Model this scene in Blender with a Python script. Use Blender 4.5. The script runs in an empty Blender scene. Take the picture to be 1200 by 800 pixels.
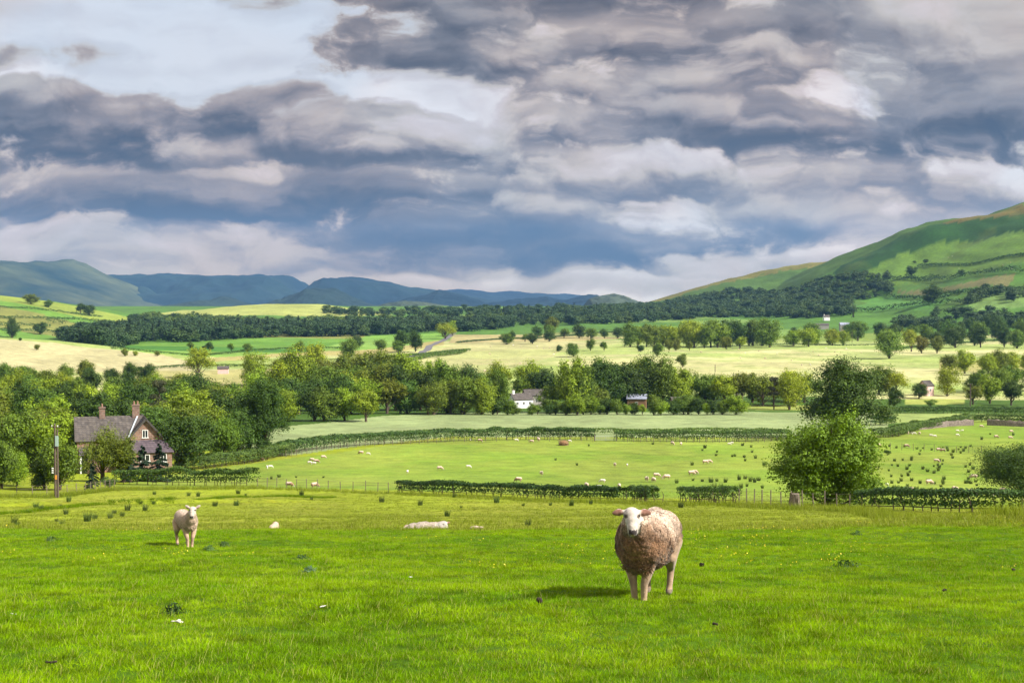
import bpy, bmesh, math, random
import numpy as np
from mathutils import Vector, Matrix
R = math.radians
rng = np.random.default_rng(7)
random.seed(7)
scene = bpy.context.scene
COL = scene.collection

# ------------------------------------------------------------------ helpers
def tag(o, label=None, cat=None, group=None, kind=None):
    if label: o['label'] = label
    if cat: o['category'] = cat
    if group: o['group'] = group
    if kind: o['kind'] = kind
    return o

def mesh_np(name, verts, faces, mats=(), smooth=False, midx=None, loops=None):
    """verts (N,3); faces (M,k) array of equal sized polygons, or list of arrays."""
    me = bpy.data.meshes.new(name)
    verts = np.asarray(verts, dtype=np.float32)
    if isinstance(faces, list) and faces and isinstance(faces[0], np.ndarray) and faces[0].ndim == 2:
        tot = np.concatenate([np.full(len(f), f.shape[1]) for f in faces])
        idx = np.concatenate([f.ravel() for f in faces])
    else:
        faces = np.asarray(faces)
        tot = np.full(len(faces), faces.shape[1]); idx = faces.ravel()
    me.vertices.add(len(verts)); me.vertices.foreach_set('co', verts.ravel())
    me.loops.add(len(idx)); me.loops.foreach_set('vertex_index', idx.astype(np.int32))
    me.polygons.add(len(tot))
    st = np.concatenate([[0], np.cumsum(tot)[:-1]])
    me.polygons.foreach_set('loop_start', st.astype(np.int32))
    for m in mats: me.materials.append(m)
    if midx is not None: me.polygons.foreach_set('material_index', np.asarray(midx, dtype=np.int32))
    me.polygons.foreach_set('use_smooth', np.full(len(tot), bool(smooth)))
    me.update(calc_edges=True); me.validate()
    return me

def link(name, me, parent=None, loc=(0, 0, 0), rz=0.0, scale=None):
    o = bpy.data.objects.new(name, me); COL.objects.link(o)
    o.location = loc; o.rotation_euler = (0, 0, rz)
    if scale is not None: o.scale = scale
    if parent is not None: o.parent = parent
    return o

def empty(name, loc, rz=0.0, scale=None):
    o = link(name, None, None, loc, rz, scale); o.empty_display_size = .3
    return o

def lin(c):
    c = np.asarray(c, dtype=float) / 255.0
    return np.where(c <= 0.04045, c / 12.92, ((c + 0.055) / 1.055) ** 2.4)

def _hash(ix, iy, seed):
    ix = ix.astype(np.int64); iy = iy.astype(np.int64)
    h = (ix * 374761393 + iy * 668265263 + seed * 362437) & 0xFFFFFFFF
    h = ((h ^ (h >> 13)) * 1274126177) & 0xFFFFFFFF
    h = h ^ (h >> 16)
    return (h & 0xFFFFFF) / float(0xFFFFFF)

def vnoise(x, y, seed=0):
    x = np.asarray(x, float); y = np.asarray(y, float)
    ix = np.floor(x); iy = np.floor(y); fx = x - ix; fy = y - iy
    fx = fx * fx * fx * (fx * (fx * 6 - 15) + 10); fy = fy * fy * fy * (fy * (fy * 6 - 15) + 10)
    a = _hash(ix, iy, seed); b = _hash(ix + 1, iy, seed); c = _hash(ix, iy + 1, seed); d = _hash(ix + 1, iy + 1, seed)
    return (a * (1 - fx) + b * fx) * (1 - fy) + (c * (1 - fx) + d * fx) * fy * 1.0

def fbm(x, y, octv=4, seed=0, gain=.5):
    s = 0; a = 1; t = 0
    for k in range(octv):
        s = s + a * (vnoise(x * 2 ** k + 17.3 * k, y * 2 ** k - 9.1 * k, seed + k) - .5); t += a; a *= gain
    return s / t * 2

# ------------------------------------------------------------------ camera mapping
F = 1648.0; PITCH = math.atan(50 / F)
def ray(px, py):
    a = (px - 600) / F; b = -(py - 400) / F
    cy, sy = math.cos(PITCH), math.sin(PITCH)
    d = (a, cy + b * sy, -sy + b * cy)
    return d[0] / d[1], d[2] / d[1]          # x and z per metre of depth
def project(x, y, z):
    cy, sy = math.cos(PITCH), math.sin(PITCH)
    f = y * cy - z * sy; u = y * sy + z * cy
    return 600 + F * x / f, 400 - F * u / f

# ------------------------------------------------------------------ terrain
_prof = [(14, 703), (24, 648), (32, 621.5), (36, 625), (40, 633), (46, 627), (54, 618), (80, 604), (120, 592), (160, 583), (200, 566), (240, 548), (280, 529),
         (310, 515), (330, 510), (380, 498), (430, 486), (500, 478), (600, 460), (800, 433), (1000, 416), (1300, 402), (1600, 392),
         (2000, 379), (2500, 367), (3000, 359), (3600, 359.5), (4500, 361), (9000, 360)]
_py = np.array([p[0] for p in _prof], float)
_pz = np.array([-(p[1] - 350) / F * p[0] for p in _prof])
_ly = np.linspace(-1.5, math.log(9000), 3000)
_t = np.exp(_ly)
_z = np.where(_t < 14, -1.7 - (2.999 - 1.7) / 14 * _t, np.interp(_ly, np.log(_py), _pz))
_k = np.hanning(61); _k /= _k.sum()
_zs = np.convolve(np.pad(_z, 30, mode='edge'), _k, mode='valid')
def prof(Y):
    Yc = np.maximum(Y, .25)
    return np.where(Y < .25, -1.7 - .093 * np.asarray(Y), np.interp(np.log(Yc), _ly, _zs))
def sstep(a, b, x):
    t = np.clip((x - a) / (b - a), 0, 1); return t * t * (3 - 2 * t)

def hillpart(x, Y, Yr, Yf, pts, back=1.0):
    """height of a hill whose crest stands at depth Yr; pts = crest line (px, py)"""
    pxs = np.array([p[0] for p in pts], float); xs = (pxs - 600) / F * Yr
    zs = np.array([-(p[1] - 350) / F * Yr for p in pts])
    base = prof(np.asarray(Y, float)); z0 = float(prof(np.array(float(Yr))))
    # smooth the crest polyline a little
    w = (xs.max() - xs.min()) * .004
    zr = sum(np.interp(x + k * w, xs, zs) * g for k, g in ((-2, .1), (-1, .2), (0, .4), (1, .2), (2, .1)))
    up = np.maximum(zr - z0, 0)
    f = np.where(Y < Yr, sstep(Yf, Yr, Y), 1 - sstep(Yr, Yr + (Yr - Yf) * back, Y))
    return up * f

HILL_A = [(600, 368), (760, 366), (850, 362), (930, 348), (985, 312), (1010, 299), (1040, 284), (1080, 265), (1120, 254), (1160, 245), (1200, 238), (1300, 215), (1500, 170), (1900, 110)]
HILL_B = [(600, 366), (740, 360), (775, 350), (800, 342), (840, 331), (880, 323), (930, 314), (980, 308), (1040, 300), (1300, 290), (1600, 280)]
HILL_L = [(-900, 240), (-400, 310), (-200, 333), (0, 348), (40, 352), (75, 358), (110, 367), (150, 376), (190, 386), (230, 390), (400, 392)]
HILL_C = [(-600, 370), (-100, 388), (0, 396), (60, 400), (100, 405), (150, 410), (190, 415), (230, 421), (280, 430)]
HILL_D = [(100, 380), (200, 372), (255, 361), (310, 357), (370, 357), (420, 364), (500, 370)]
def height(x, Y, detail=True):
    x = np.asarray(x, float); Y = np.asarray(Y, float)
    h = prof(Y)
    # the brow of the near field is sharper on the left and fades to the right
    dip = np.exp(-((Y - 41) / 6.0) ** 2)
    h = h + dip * 0.55 * sstep(2, 14, x)
    a = hillpart(x, Y, 2400, 1150, HILL_A); b = hillpart(x, Y, 3100, 2100, HILL_B, .6)
    ga = np.maximum(a, b * .999)
    # gullies and folds
    fold = fbm(x / 260, Y / 340, 4, 3)
    h = h + ga * (1 + .10 * fold) + sstep(10, 60, ga) * (4.5 * fbm(x / 55 + Y / 400, Y / 420, 3, 5) + 2.2 * fbm(x / 24, Y / 90, 3, 8))
    h = h - 34 * np.exp(-((x - 560 - (Y - 1800) * .25) / 130) ** 2) * sstep(1650, 2150, Y) * (1 - sstep(2200, 2390, Y)) * sstep(0, 60, a)
    h = h + hillpart(x, Y, 1900, 1050, HILL_L, .5) + hillpart(x, Y, 930, 540, HILL_C, .5) + hillpart(x, Y, 2600, 1800, HILL_D, .5)
    far = sstep(60, 600, Y)
    h = h + far * 1.6 * fbm(x / 90, Y / 120, 3, 11) * (1 - .4 * sstep(250, 260, Y) * (1 - sstep(500, 520, Y)))
    if detail:
        near = 1 - sstep(50, 300, Y)
        h = h + near * (.10 * fbm(x / 3.1, Y / 3.1, 3, 21) + .035 * fbm(x / .8, Y / .8, 2, 31)) * sstep(1, 5, Y)
        h = h + .35 * fbm(x / 22, Y / 22, 3, 41) * sstep(30, 80, Y)
        # low bank and ditch that cross the second field
        yd = 128 + (x + 20) * .35 + 3 * fbm(x / 12, x * 0 + 3.3, 2, 77)
        h = h + .35 * (np.exp(-((Y - yd - 1.2) / 1.0) ** 2) - np.exp(-((Y - yd + 1.0) / 1.0) ** 2)) * (1 - sstep(-22, -15, x))
    return h
_my = np.concatenate([np.exp(np.linspace(math.log(4), math.log(4400), 6000))])
def at(px, py, fallback=None):
    sx, sz = ray(px, py)
    hz = height(sx * _my, _my)
    below = np.nonzero(sz * _my <= hz)[0]
    if len(below) == 0:
        Y = fallback or 4000.
    else:
        k = below[0]; Y = _my[k]
        if k > 0:
            d1 = sz * _my[k] - hz[k]; d0 = sz * _my[k - 1] - hz[k - 1]
            Y = _my[k - 1] + (_my[k] - _my[k - 1]) * d0 / max(d0 - d1, 1e-9)
    x = sx * Y
    return Vector((x, Y, float(height(x, Y))))
def hz(x, y): return float(height(x, y))

# ------------------------------------------------------------------ node helpers
class N:
    def __init__(s, tree): s.t = tree
    def __call__(s, typ, **kw):
        n = s.t.nodes.new(typ); ins = kw.pop('i', {})
        for k, v in kw.items(): setattr(n, k, v)
        for k, v in ins.items(): s.set(n, k, v)
        return n
    def set(s, n, k, v):
        sock = n.inputs[k]
        if isinstance(v, bpy.types.NodeSocket): s.t.links.new(v, sock)
        elif isinstance(v, bpy.types.Node): s.t.links.new(v.outputs[0], sock)
        else: sock.default_value = v
    def math(s, op, a, b=None, c=None, clamp=False):
        n = s.t.nodes.new('ShaderNodeMath'); n.operation = op; n.use_clamp = clamp
        for k, v in enumerate((a, b, c)):
            if v is not None: s.set(n, k, v)
        return n.outputs[0]
    def vmath(s, op, a, b=None, c=None, out=0):
        n = s.t.nodes.new('ShaderNodeVectorMath'); n.operation = op
        for k, v in enumerate((a, b, c)):
            if v is not None: s.set(n, k, v)
        return n.outputs[out]
    def mix(s, f, a, b, blend='MIX'):
        n = s.t.nodes.new('ShaderNodeMix'); n.data_type = 'RGBA'; n.blend_type = blend
        s.set(n, 0, f); s.set(n, 6, a); s.set(n, 7, b); return n.outputs[2]
    def noise(s, vec, scale, detail=4, rough=.55, lac=2.0, out='Fac', dist=0.):
        n = s.t.nodes.new('ShaderNodeTexNoise'); s.set(n, 'Vector', vec) if vec is not None else None
        n.inputs['Scale'].default_value = scale; n.inputs['Detail'].default_value = detail
        n.inputs['Roughness'].default_value = rough; n.inputs['Lacunarity'].default_value = lac
        n.inputs['Distortion'].default_value = dist
        return n.outputs[out]
    def mr(s, v, a, b, c=0., d=1., smooth=False):
        n = s.t.nodes.new('ShaderNodeMapRange'); n.interpolation_type = 'SMOOTHSTEP' if smooth else 'LINEAR'
        s.set(n, 0, v); n.inputs[1].default_value = a; n.inputs[2].default_value = b; n.inputs[3].default_value = c; n.inputs[4].default_value = d
        return n.outputs[0]
    def ramp(s, f, stops, interp='LINEAR'):
        n = s.t.nodes.new('ShaderNodeValToRGB'); s.set(n, 0, f); n.color_ramp.interpolation = interp
        e = n.color_ramp.elements
        while len(e) > 1: e.remove(e[0])
        e[0].position = stops[0][0]; e[0].color = (*stops[0][1], 1)
        for p, c in stops[1:]:
            q = e.new(p); q.color = (*c, 1)
        return n.outputs[0]

def material(name):
    m = bpy.data.materials.new(name); m.use_nodes = True
    m.node_tree.nodes.clear(); n = N(m.node_tree)
    out = n('ShaderNodeOutputMaterial')
    return m, n, out
def rgba(c): return (float(c[0]), float(c[1]), float(c[2]), 1.0)
# ------------------------------------------------------------------ render, camera, light
EXPO = 1.0
SUN_EL = 40; SUN_AZ = 112      # azimuth clockwise from the view direction (+Y): the sun stands to the right
scene.render.engine = 'CYCLES'
scene.view_settings.view_transform = 'Standard'; scene.view_settings.look = 'None'
scene.view_settings.gamma = 1; scene.view_settings.use_curve_mapping = False
scene.view_settings.exposure = EXPO
scene.cycles.use_denoising = True
scene.cycles.max_bounces = 5; scene.cycles.diffuse_bounces = 2; scene.cycles.glossy_bounces = 1
scene.cycles.transmission_bounces = 3; scene.cycles.volume_bounces = 0; scene.cycles.transparent_max_bounces = 6
scene.cycles.use_adaptive_sampling = True; scene.cycles.adaptive_threshold = .02
cam = bpy.data.cameras.new('camera'); camo = bpy.data.objects.new('camera', cam); COL.objects.link(camo)
cam.sensor_width = 36; cam.lens = 36 * F / 1200; cam.clip_start = .1; cam.clip_end = 40000
camo.location = (0, 0, 0); camo.rotation_euler = (math.pi / 2 - PITCH, 0, 0)
scene.camera = camo
sd = Vector((math.sin(R(SUN_AZ)) * math.cos(R(SUN_EL)), math.cos(R(SUN_AZ)) * math.cos(R(SUN_EL)), math.sin(R(SUN_EL))))
sl = bpy.data.lights.new('sun', 'SUN'); sl.energy = 4.9; sl.angle = R(3.5); sl.color = (1, .95, .86)
slo = bpy.data.objects.new('sun', sl); COL.objects.link(slo); slo.rotation_euler = (-sd).to_track_quat('-Z', 'Y').to_euler(); slo.location = (300, 0, 300)

# ------------------------------------------------------------------ the sky: clear air from the Sky Texture, broken cloud in front of it
world = bpy.data.worlds.new('World'); scene.world = world; world.use_nodes = True
world.node_tree.nodes.clear(); n = N(world.node_tree)
sky = n('ShaderNodeTexSky', sky_type='NISHITA', sun_disc=False, sun_elevation=R(SUN_EL), sun_rotation=R(SUN_AZ), air_density=1.0, dust_density=1.5)
tc = n('ShaderNodeTexCoord'); g = tc.outputs['Generated']
sep = n('ShaderNodeSeparateXYZ', i={0: g})
ay = n.math('MAXIMUM', n.math('ABSOLUTE', sep.outputs[1]), .12)
u = n.math('DIVIDE', sep.outputs[0], ay); v = n.math('DIVIDE', n.math('MAXIMUM', sep.outputs[2], -.02), ay)
# u, v: bearing and height of the direction, 0.0607 = 100 px
uv = n('ShaderNodeCombineXYZ', i={0: u, 1: v, 2: 0.}).outputs[0]
el = n.math('ADD', v, .10)
flat = n('ShaderNodeCombineXYZ', i={0: n.math('DIVIDE', u, el), 1: n.math('DIVIDE', .55, el), 2: 0.}).outputs[0]
w1 = n.noise(uv, 7., 3, .5, out='Color'); w2 = n.noise(uv, 28., 4, .6, out='Color')
wv = n.vmath('ADD', n.vmath('SCALE', n.vmath('SUBTRACT', w1, (.5, .5, .5)), (0, 0, 0)), (0, 0, 0))
def sc(vec, k):
    q = n('ShaderNodeVectorMath', operation='SCALE'); n.set(q, 0, vec); q.inputs['Scale'].default_value = k; return q.outputs[0]
wob = n.vmath('MULTIPLY', n.vmath('ADD', sc(n.vmath('SUBTRACT', w1, (.5, .5, .5)), .085), sc(n.vmath('SUBTRACT', w2, (.5, .5, .5)), .016)), (1.5, .5, 0))
uvw = n.vmath('ADD', uv, wob)
def blobs(vec, items, base):
    acc = base
    for (px, py, rx, ry, amp) in items:
        cu, cv = ray(px, py)
        s = (F / rx, F / ry, 0.)
        p = n.vmath('MULTIPLY_ADD', vec, s, (-cu * s[0], -cv * s[1], 0.))
        d2 = n.vmath('DOT_PRODUCT', p, p, out=1)
        e = n.math('POWER', 0.36788, d2)
        acc = n.math('MULTIPLY_ADD', e, amp, acc)
    return acc
def dens(off, k=10.5, det=7, rough=.48, an=2.2):
    p = n.vmath('ADD', uvw, (off[0], off[1], 0.))
    p = n.vmath('MULTIPLY', p, (1., an, 1.))
    return n.noise(p, k, det, rough)
d0 = dens((0, 0)); d1 = dens((.006, .012))
e0 = dens((.3, .7), 34., 6, .6); e1 = dens((.303, .706), 34., 6, .6)
edge = n.math('ADD', n.math('MULTIPLY', n.math('SUBTRACT', d0, .5), 3.7), n.math('MULTIPLY', n.math('SUBTRACT', e0, .5), 1.25))
relief = n.math('ADD', n.math('MULTIPLY', n.math('SUBTRACT', d0, d1), 1.25), n.math('MULTIPLY', n.math('SUBTRACT', e0, e1), .2))
# cloud decks from the back to the front: centre px, py, half width, half height, brightness of top and of base, edge softness
DECKS = [(1000, 60, 560, 120, .64, .50, 1.2), (1000, 190, 700, 110, .66, .50, 1.), (200, 250, 800, 110, .66, .50, .7), (600, -10, 420, 50, .46, .34, .8),
 (20, 20, 150, 22, .66, .50, 2.2), (330, 18, 90, 24, .62, .46, 2.), (30, 66, 160, 26, .44, .28, 1.3), (110, 84, 100, 14, .56, .42, 2.2), (290, 78, 60, 14, .74, .6, 2.4), (1150, 40, 150, 60, .80, .62, 1.1),
 (840, 55, 240, 62, .50, .34, .8), (600, 62, 230, 58, .68, .30, 1.), (470, 35, 150, 60, .50, .26, 1.), (415, 40, 70, 52, .40, .26, 1.1), (330, 112, 60, 14, .66, .5, 1.6), (960, 82, 200, 42, .74, .42, .7), (745, 105, 160, 36, .72, .36, .7), (1100, 110, 180, 34, .62, .42, .9),
 (940, 155, 260, 52, .46, .22, .8), (1110, 160, 240, 52, .50, .10, .8), (745, 150, 170, 36, .66, .36, .7), (150, 150, 330, 52, .60, .12, .6), (60, 118, 150, 26, .66, .42, .6), (275, 172, 130, 26, .74, .44, .8),
 (430, 160, 150, 40, .68, .30, .5), (545, 172, 110, 40, .86, .34, .6), (60, 228, 260, 26, .52, .24, .6), (1060, 215, 200, 50, .66, .42, .8), (1150, 212, 120, 32, .98, .52, .5), (620, 205, 160, 40, .66, .34, .6), (745, 205, 190, 40, .92, .46, .5),
 (370, 235, 330, 38, .46, .10, .6), (590, 245, 180, 24, .74, .36, .8), (190, 292, 480, 38, .90, .66, .6), (980, 262, 200, 34, .68, .44, .9), (480, 304, 330, 30, .76, .54, .8), (700, 288, 300, 36, .42, .10, .8), (500, 268, 200, 24, .34, .14, .8),
 (560, 336, 520, 18, .84, .70, .9), (900, 312, 200, 18, .84, .68, .7)]
B = 1.05
for (px, py, rx_, ry_, tp, bs, so) in DECKS:
    cu, cv = ray(px, py); s_ = (F / rx_, F / ry_, 0.)
    p = n.vmath('MULTIPLY_ADD', uvw, s_, (-cu * s_[0], -cv * s_[1], 0.))
    fld = n.math('ADD', n.math('SUBTRACT', 1.05, n.vmath('DOT_PRODUCT', p, p, out=1)), edge)
    a_ = n.mr(fld, 0., 1.15 * so, 0., 1., True)
    py_ = n('ShaderNodeSeparateXYZ', i={0: p}).outputs[1]
    sh = n.mr(n.math('MULTIPLY_ADD', relief, 2.6, py_), -.85, .75, bs, tp, True)
    B = n.math('ADD', n.math('MULTIPLY', sh, a_), n.math('MULTIPLY', n.math('SUBTRACT', 1., a_), B))
B = n.math('MULTIPLY_ADD', relief, .5, B)
B = n.math('MULTIPLY_ADD', n.math('SUBTRACT', e0, .5), .10, B)
B = n.math('MULTIPLY_ADD', B, 1.08, -.15)
def c10(c, k=1.): return tuple(float(q) * k for q in lin(c))
KX = 1 / (2 ** EXPO)
cloud = n.ramp(B, [(0., c10((68, 71, 84))), (.18, c10((92, 91, 98))), (.36, c10((131, 127, 131))), (.52, c10((169, 162, 160))), (.68, c10((201, 194, 187))), (.84, c10((216, 209, 210))), (1., c10((240, 238, 240)))])
# pink-grey against blue-grey
tint = n.noise(uvw, 5.5, 3, .5)
tintf = n.mr(tint, .36, .60, 0., 1., True)
cloud = n.mix(tintf, n.mix(1., cloud, (.965, 1.0, 1.03, 1), 'MULTIPLY'), n.mix(1., cloud, (1.09, .995, .94, 1), 'MULTIPLY'))
lowv = n.mr(v, .0, .14, 1., 0., True)
cloud = n.mix(lowv, cloud, n.mix(1., cloud, (1.22, 1.05, .78, 1), 'MULTIPLY'))
cloud = sc(cloud, KX * 10.)
clear = blobs(uvw, [(235, 50, 260, 75, 1.4), (335, 112, 70, 30, .9), (1150, 50, 90, 30, .35), (1010, 60, 60, 20, .2), (700, 10, 60, 20, .2)], -.12)
clear = n.math('MULTIPLY_ADD', n.math('SUBTRACT', d0, .5), -1.6, clear)
clear = n.math('MULTIPLY', n.mr(clear, .15, .8, 0., 1., True), n.mr(B, .5, .8, 0., 1., True))
thin = n.mix(.62, sc(sky.outputs[0], 1.0), rgba(lin((206, 214, 222)) * KX * 10))
final = n.mix(n.math('MULTIPLY', clear, .55), cloud, thin)
bg = n('ShaderNodeBackground', i={0: final, 1: .1})
wo = n('ShaderNodeOutputWorld', i={0: bg})
world.cycles.sampling_method = 'MANUAL'; world.cycles.sample_map_resolution = 512
# ------------------------------------------------------------------ ground
def alb(c, k=.46): return lin(c) * k
def world_poly(pix): return np.array([[p.x, p.y] for p in (at(*q) for q in pix)])
def inside(poly, x, y):
    c = np.zeros(x.shape, bool); m = len(poly)
    for i in range(m):
        x1, y1 = poly[i]; x2, y2 = poly[(i + 1) % m]
        if y1 == y2: continue
        s = ((y1 > y) != (y2 > y)) & (x < (x2 - x1) * (y - y1) / (y2 - y1) + x1)
        c ^= s
    return c

def build_ground():
    Ys = np.concatenate([np.linspace(-25, 2.5, 40), np.exp(np.linspace(math.log(2.8), math.log(4800), 960))])
    s = np.concatenate([np.linspace(-1.6, -.46, 70)[:-1], np.linspace(-.46, .46, 760), np.linspace(.46, 1.6, 70)[1:]])
    Yg, Sg = np.meshgrid(Ys, s, indexing='ij')
    Xg = Sg * (Yg + 30 * np.exp(-np.maximum(Yg, 0) / 12.))
    Z = height(Xg, Yg)
    nr, nc = Z.shape
    V = np.stack([Xg, Yg, Z], -1).reshape(-1, 3)
    i = np.arange(nr * nc).reshape(nr, nc)
    Fq = np.stack([i[:-1, :-1], i[:-1, 1:], i[1:, 1:], i[1:, :-1]], -1).reshape(-1, 4)
    x, y = V[:, 0], V[:, 1]
    C = np.zeros((len(V), 3))
    nz = fbm(x / 60, y / 60, 4, 51); nz2 = fbm(x / 14, y / 22, 4, 61); nz3 = fbm(x / 240, y / 240, 3, 71)
    near = alb((104, 152, 2), .36); f2 = alb((172, 190, 46)); f3 = alb((168, 190, 74)); crop = alb((176, 196, 132)); wood = alb((92, 128, 45))
    straw = alb((226, 218, 162), .54); pale = alb((190, 210, 118), .52); grn = alb((104, 150, 58)); hillg = alb((100, 146, 56), .44)
    def put(mask, col, w=1.):
        w = (mask * w)[:, None]; C[:] = C * (1 - w) + col * w
    put(np.ones(len(V)), near)
    wb = sstep(-.3, .5, nz2)
    t = sstep(27, 46, y + 4 * nz2)
    put(t, f2); put(t * sstep(-.1, .5, fbm(x / 9, y / 30, 4, 88)), alb((186, 192, 70)), .6)
    # sheep pasture beyond the clipped hedge
    p3 = world_poly([(130, 570), (300, 571), (470, 574), (600, 579), (860, 585), (1000, 592), (1200, 597), (1330, 600), (1330, 489), (1090, 494), (910, 513), (700, 514), (530, 514), (330, 538), (200, 556)])
    m3 = inside(p3, x, y)
    put(m3, f3); put(m3 * sstep(-.2, .5, nz2), alb((128, 172, 46)), .6); put(m3 * sstep(0, .6, nz), alb((170, 192, 82)), .5)
    put((y > 560) & (y <= 4600), pale)
    far = sstep(1250, 1450, y)
    put(far, grn)
    p4 = world_poly([(240, 526), (330, 500), (450, 487), (560, 483), (700, 483), (920, 483), (1040, 483), (1040, 506), (920, 512), (700, 512), (530, 511), (330, 534)])
    m4 = inside(p4, x, y)
    put((~m4) & (y > 325) & (y <= 560) & (~m3), wood)
    put(m4, crop); put(m4 * sstep(-.1, .5, fbm(x / 30, y / 6, 3, 97)), alb((176, 192, 132)), .6)
    for pix, col in (
        ([(1025, 484), (1260, 484), (1260, 489), (1090, 493), (1025, 497)], alb((178, 200, 112))),
        ([(1030, 478), (1260, 478), (1260, 483), (1030, 482)], wood),
        ([(860, 474), (1010, 474), (1010, 481), (860, 480)], alb((186, 200, 100))),
        ([(1060, 462), (1130, 460), (1130, 473), (1060, 474)], alb((188, 200, 100)))):
        put(inside(world_poly(pix), x, y), col)
    # the pale valley meadows: hay stubble and greener bands
    mv = ((y > 560) & (y < 1420)) * 1.
    put(mv * sstep(-.25, .35, fbm(x / 170, y / 130, 3, 101)), straw, .75)
    put(mv * sstep(.0, .5, fbm(x / 60, y / 40, 4, 111)), alb((166, 200, 96)), .55)
    put(mv * sstep(.12, .4, fbm(x / 20, y / 30, 4, 121)), alb((150, 176, 84)), .45)
    for pix, col, w in (
        ([(530, 392), (760, 388), (735, 396), (640, 401), (526, 402)], alb((214, 200, 140)), .9),
        ([(390, 470), (530, 403), (640, 399), (700, 404), (560, 440)], alb((212, 208, 146)), .6),
        ([(0, 397), (190, 416), (225, 424), (225, 436), (-40, 436), (-60, 392)], alb((214, 206, 156), .5), .95),
        ([(225, 421), (330, 408), (430, 409), (520, 398), (520, 404), (440, 416), (330, 417), (250, 424)], alb((206, 194, 122)), .9),
        ([(130, 409), (300, 398), (520, 390), (530, 396), (440, 409), (230, 418)], alb((146, 196, 80)), .9),
        ([(160, 436), (360, 430), (380, 470), (150, 470)], alb((206, 200, 126)), .8),
        ([(730, 392), (1090, 388), (1100, 396), (900, 401), (740, 402)], alb((180, 200, 96)), .6),
        ([(600, 389), (740, 387), (860, 380), (740, 396), (620, 393)], alb((120, 160, 70)), .6),
        ([(1100, 422), (1260, 420), (1260, 432), (1100, 436)], alb((206, 198, 120)), .8)):
        put(inside(world_poly(pix), x, y) * 1., col, w)
    # left hill: stripes of fields
    hl = (x < -160) & (y > 1060) & (y < 1950)
    rel = (y - 1060) / 840
    put(hl, alb((128, 176, 66)))
    for a, b, col in ((.10, .22, alb((92, 150, 56))), (.30, .42, alb((120, 172, 62))), (.55, .78, alb((160, 166, 84))), (.86, 1.1, alb((170, 190, 80)))):
        q = rel + .08 * (x + 500) / 300 + .02 * nz
        put(hl & (q > a) & (q < b), col)
    pd = inside(np.array([[-640, 2150], [-330, 2150], [-200, 2350], [-240, 2640], [-620, 2640]]), x, y)
    put(pd, alb((196, 206, 112)))
    put((y > 1500) & (y < 3200) & (x > -150) & (x < 420) & (nz3 > .05), alb((140, 176, 84)))
    # right hill
    up = hillpart(x, y, 2400, 1150, HILL_A)
    mh = (up > 6) & (x > 100)
    put(mh, hillg * 1.15)
    put(mh * sstep(0, .4, fbm(x / 70, y / 120, 4, 141)) * sstep(25, 70, up), alb((112, 130, 56)), .5)
    fd = fbm(x / 38, y / 60, 4, 171)
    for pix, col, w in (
        ([(975, 320), (1000, 303), (1040, 286), (1100, 262), (1200, 243), (1330, 225), (1330, 250), (1200, 272), (1130, 281), (1060, 297), (1000, 332)], alb((52, 96, 34)), .95),  # bracken band; shade of the left-facing hollow put into its dark colour
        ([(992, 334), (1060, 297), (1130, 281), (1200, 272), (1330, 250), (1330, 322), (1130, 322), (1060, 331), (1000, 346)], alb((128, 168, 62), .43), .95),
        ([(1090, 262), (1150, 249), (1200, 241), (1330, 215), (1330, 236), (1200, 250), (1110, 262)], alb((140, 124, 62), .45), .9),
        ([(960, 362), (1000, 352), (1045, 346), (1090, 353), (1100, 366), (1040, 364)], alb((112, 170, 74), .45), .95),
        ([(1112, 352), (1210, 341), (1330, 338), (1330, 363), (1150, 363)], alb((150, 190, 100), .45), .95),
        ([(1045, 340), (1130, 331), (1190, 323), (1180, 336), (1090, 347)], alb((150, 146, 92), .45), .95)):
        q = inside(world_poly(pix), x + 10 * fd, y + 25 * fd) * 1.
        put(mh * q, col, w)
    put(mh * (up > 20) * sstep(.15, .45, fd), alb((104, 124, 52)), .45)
    ub = hillpart(x, y, 3100, 2100, HILL_B, .6)
    mb = (ub > 12) & (y > 2420) & (x > 150)
    put(mb, alb((100, 138, 54), .42)); put(mb & (y > 2960 + 60 * nz2), alb((160, 150, 74), .42), .8)
    C *= (1 + .10 * nz2 + .06 * nz)[:, None]
    me = mesh_np('ground', V, Fq, smooth=True)
    a = me.color_attributes.new('field', 'FLOAT_COLOR', 'POINT')
    a.data.foreach_set('color', np.concatenate([np.clip(C, 0, 1), np.ones((len(C), 1))], 1).astype(np.float32).ravel())
    m, n, out = material('ground')
    at_ = n('ShaderNodeAttribute', attribute_name='field')
    geo = n('ShaderNodeNewGeometry'); P = geo.outputs['Position']
    Ps = n.vmath('MULTIPLY', P, (1., 1., .3))
    fine = n.noise(Ps, 2.3, 6, .7); mid = n.noise(Ps, .23, 5, .6); big = n.noise(n.vmath('MULTIPLY', P, (1., .45, 1.)), .03, 4, .55)
    k = n.math('ADD', n.mr(fine, .25, .75, .62, 1.38), n.mr(mid, .3, .7, -.24, .24))
    k = n.math('ADD', k, n.mr(big, .3, .7, -.2, .2))
    col = n.vmath('MULTIPLY', at_.outputs['Color'], n('ShaderNodeCombineXYZ', i={0: k, 1: k, 2: k}))
    warm = n.mix(n.mr(n.noise(Ps, .6, 5, .65), .52, .72, 0., .45), col, n.mix(1., col, (1.35, 1.05, .8, 1), 'MULTIPLY'))
    dk = n.mix(n.mr(n.noise(Ps, .9, 5, .7), .60, .75, 0., .5), warm, n.mix(1., warm, (.55, .68, .6, 1), 'MULTIPLY'))
    bmp = n('ShaderNodeBump', i={'Strength': .9, 'Distance': .12, 'Height': n.math('ADD', fine, n.math('MULTIPLY', mid, 2.))})
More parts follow.
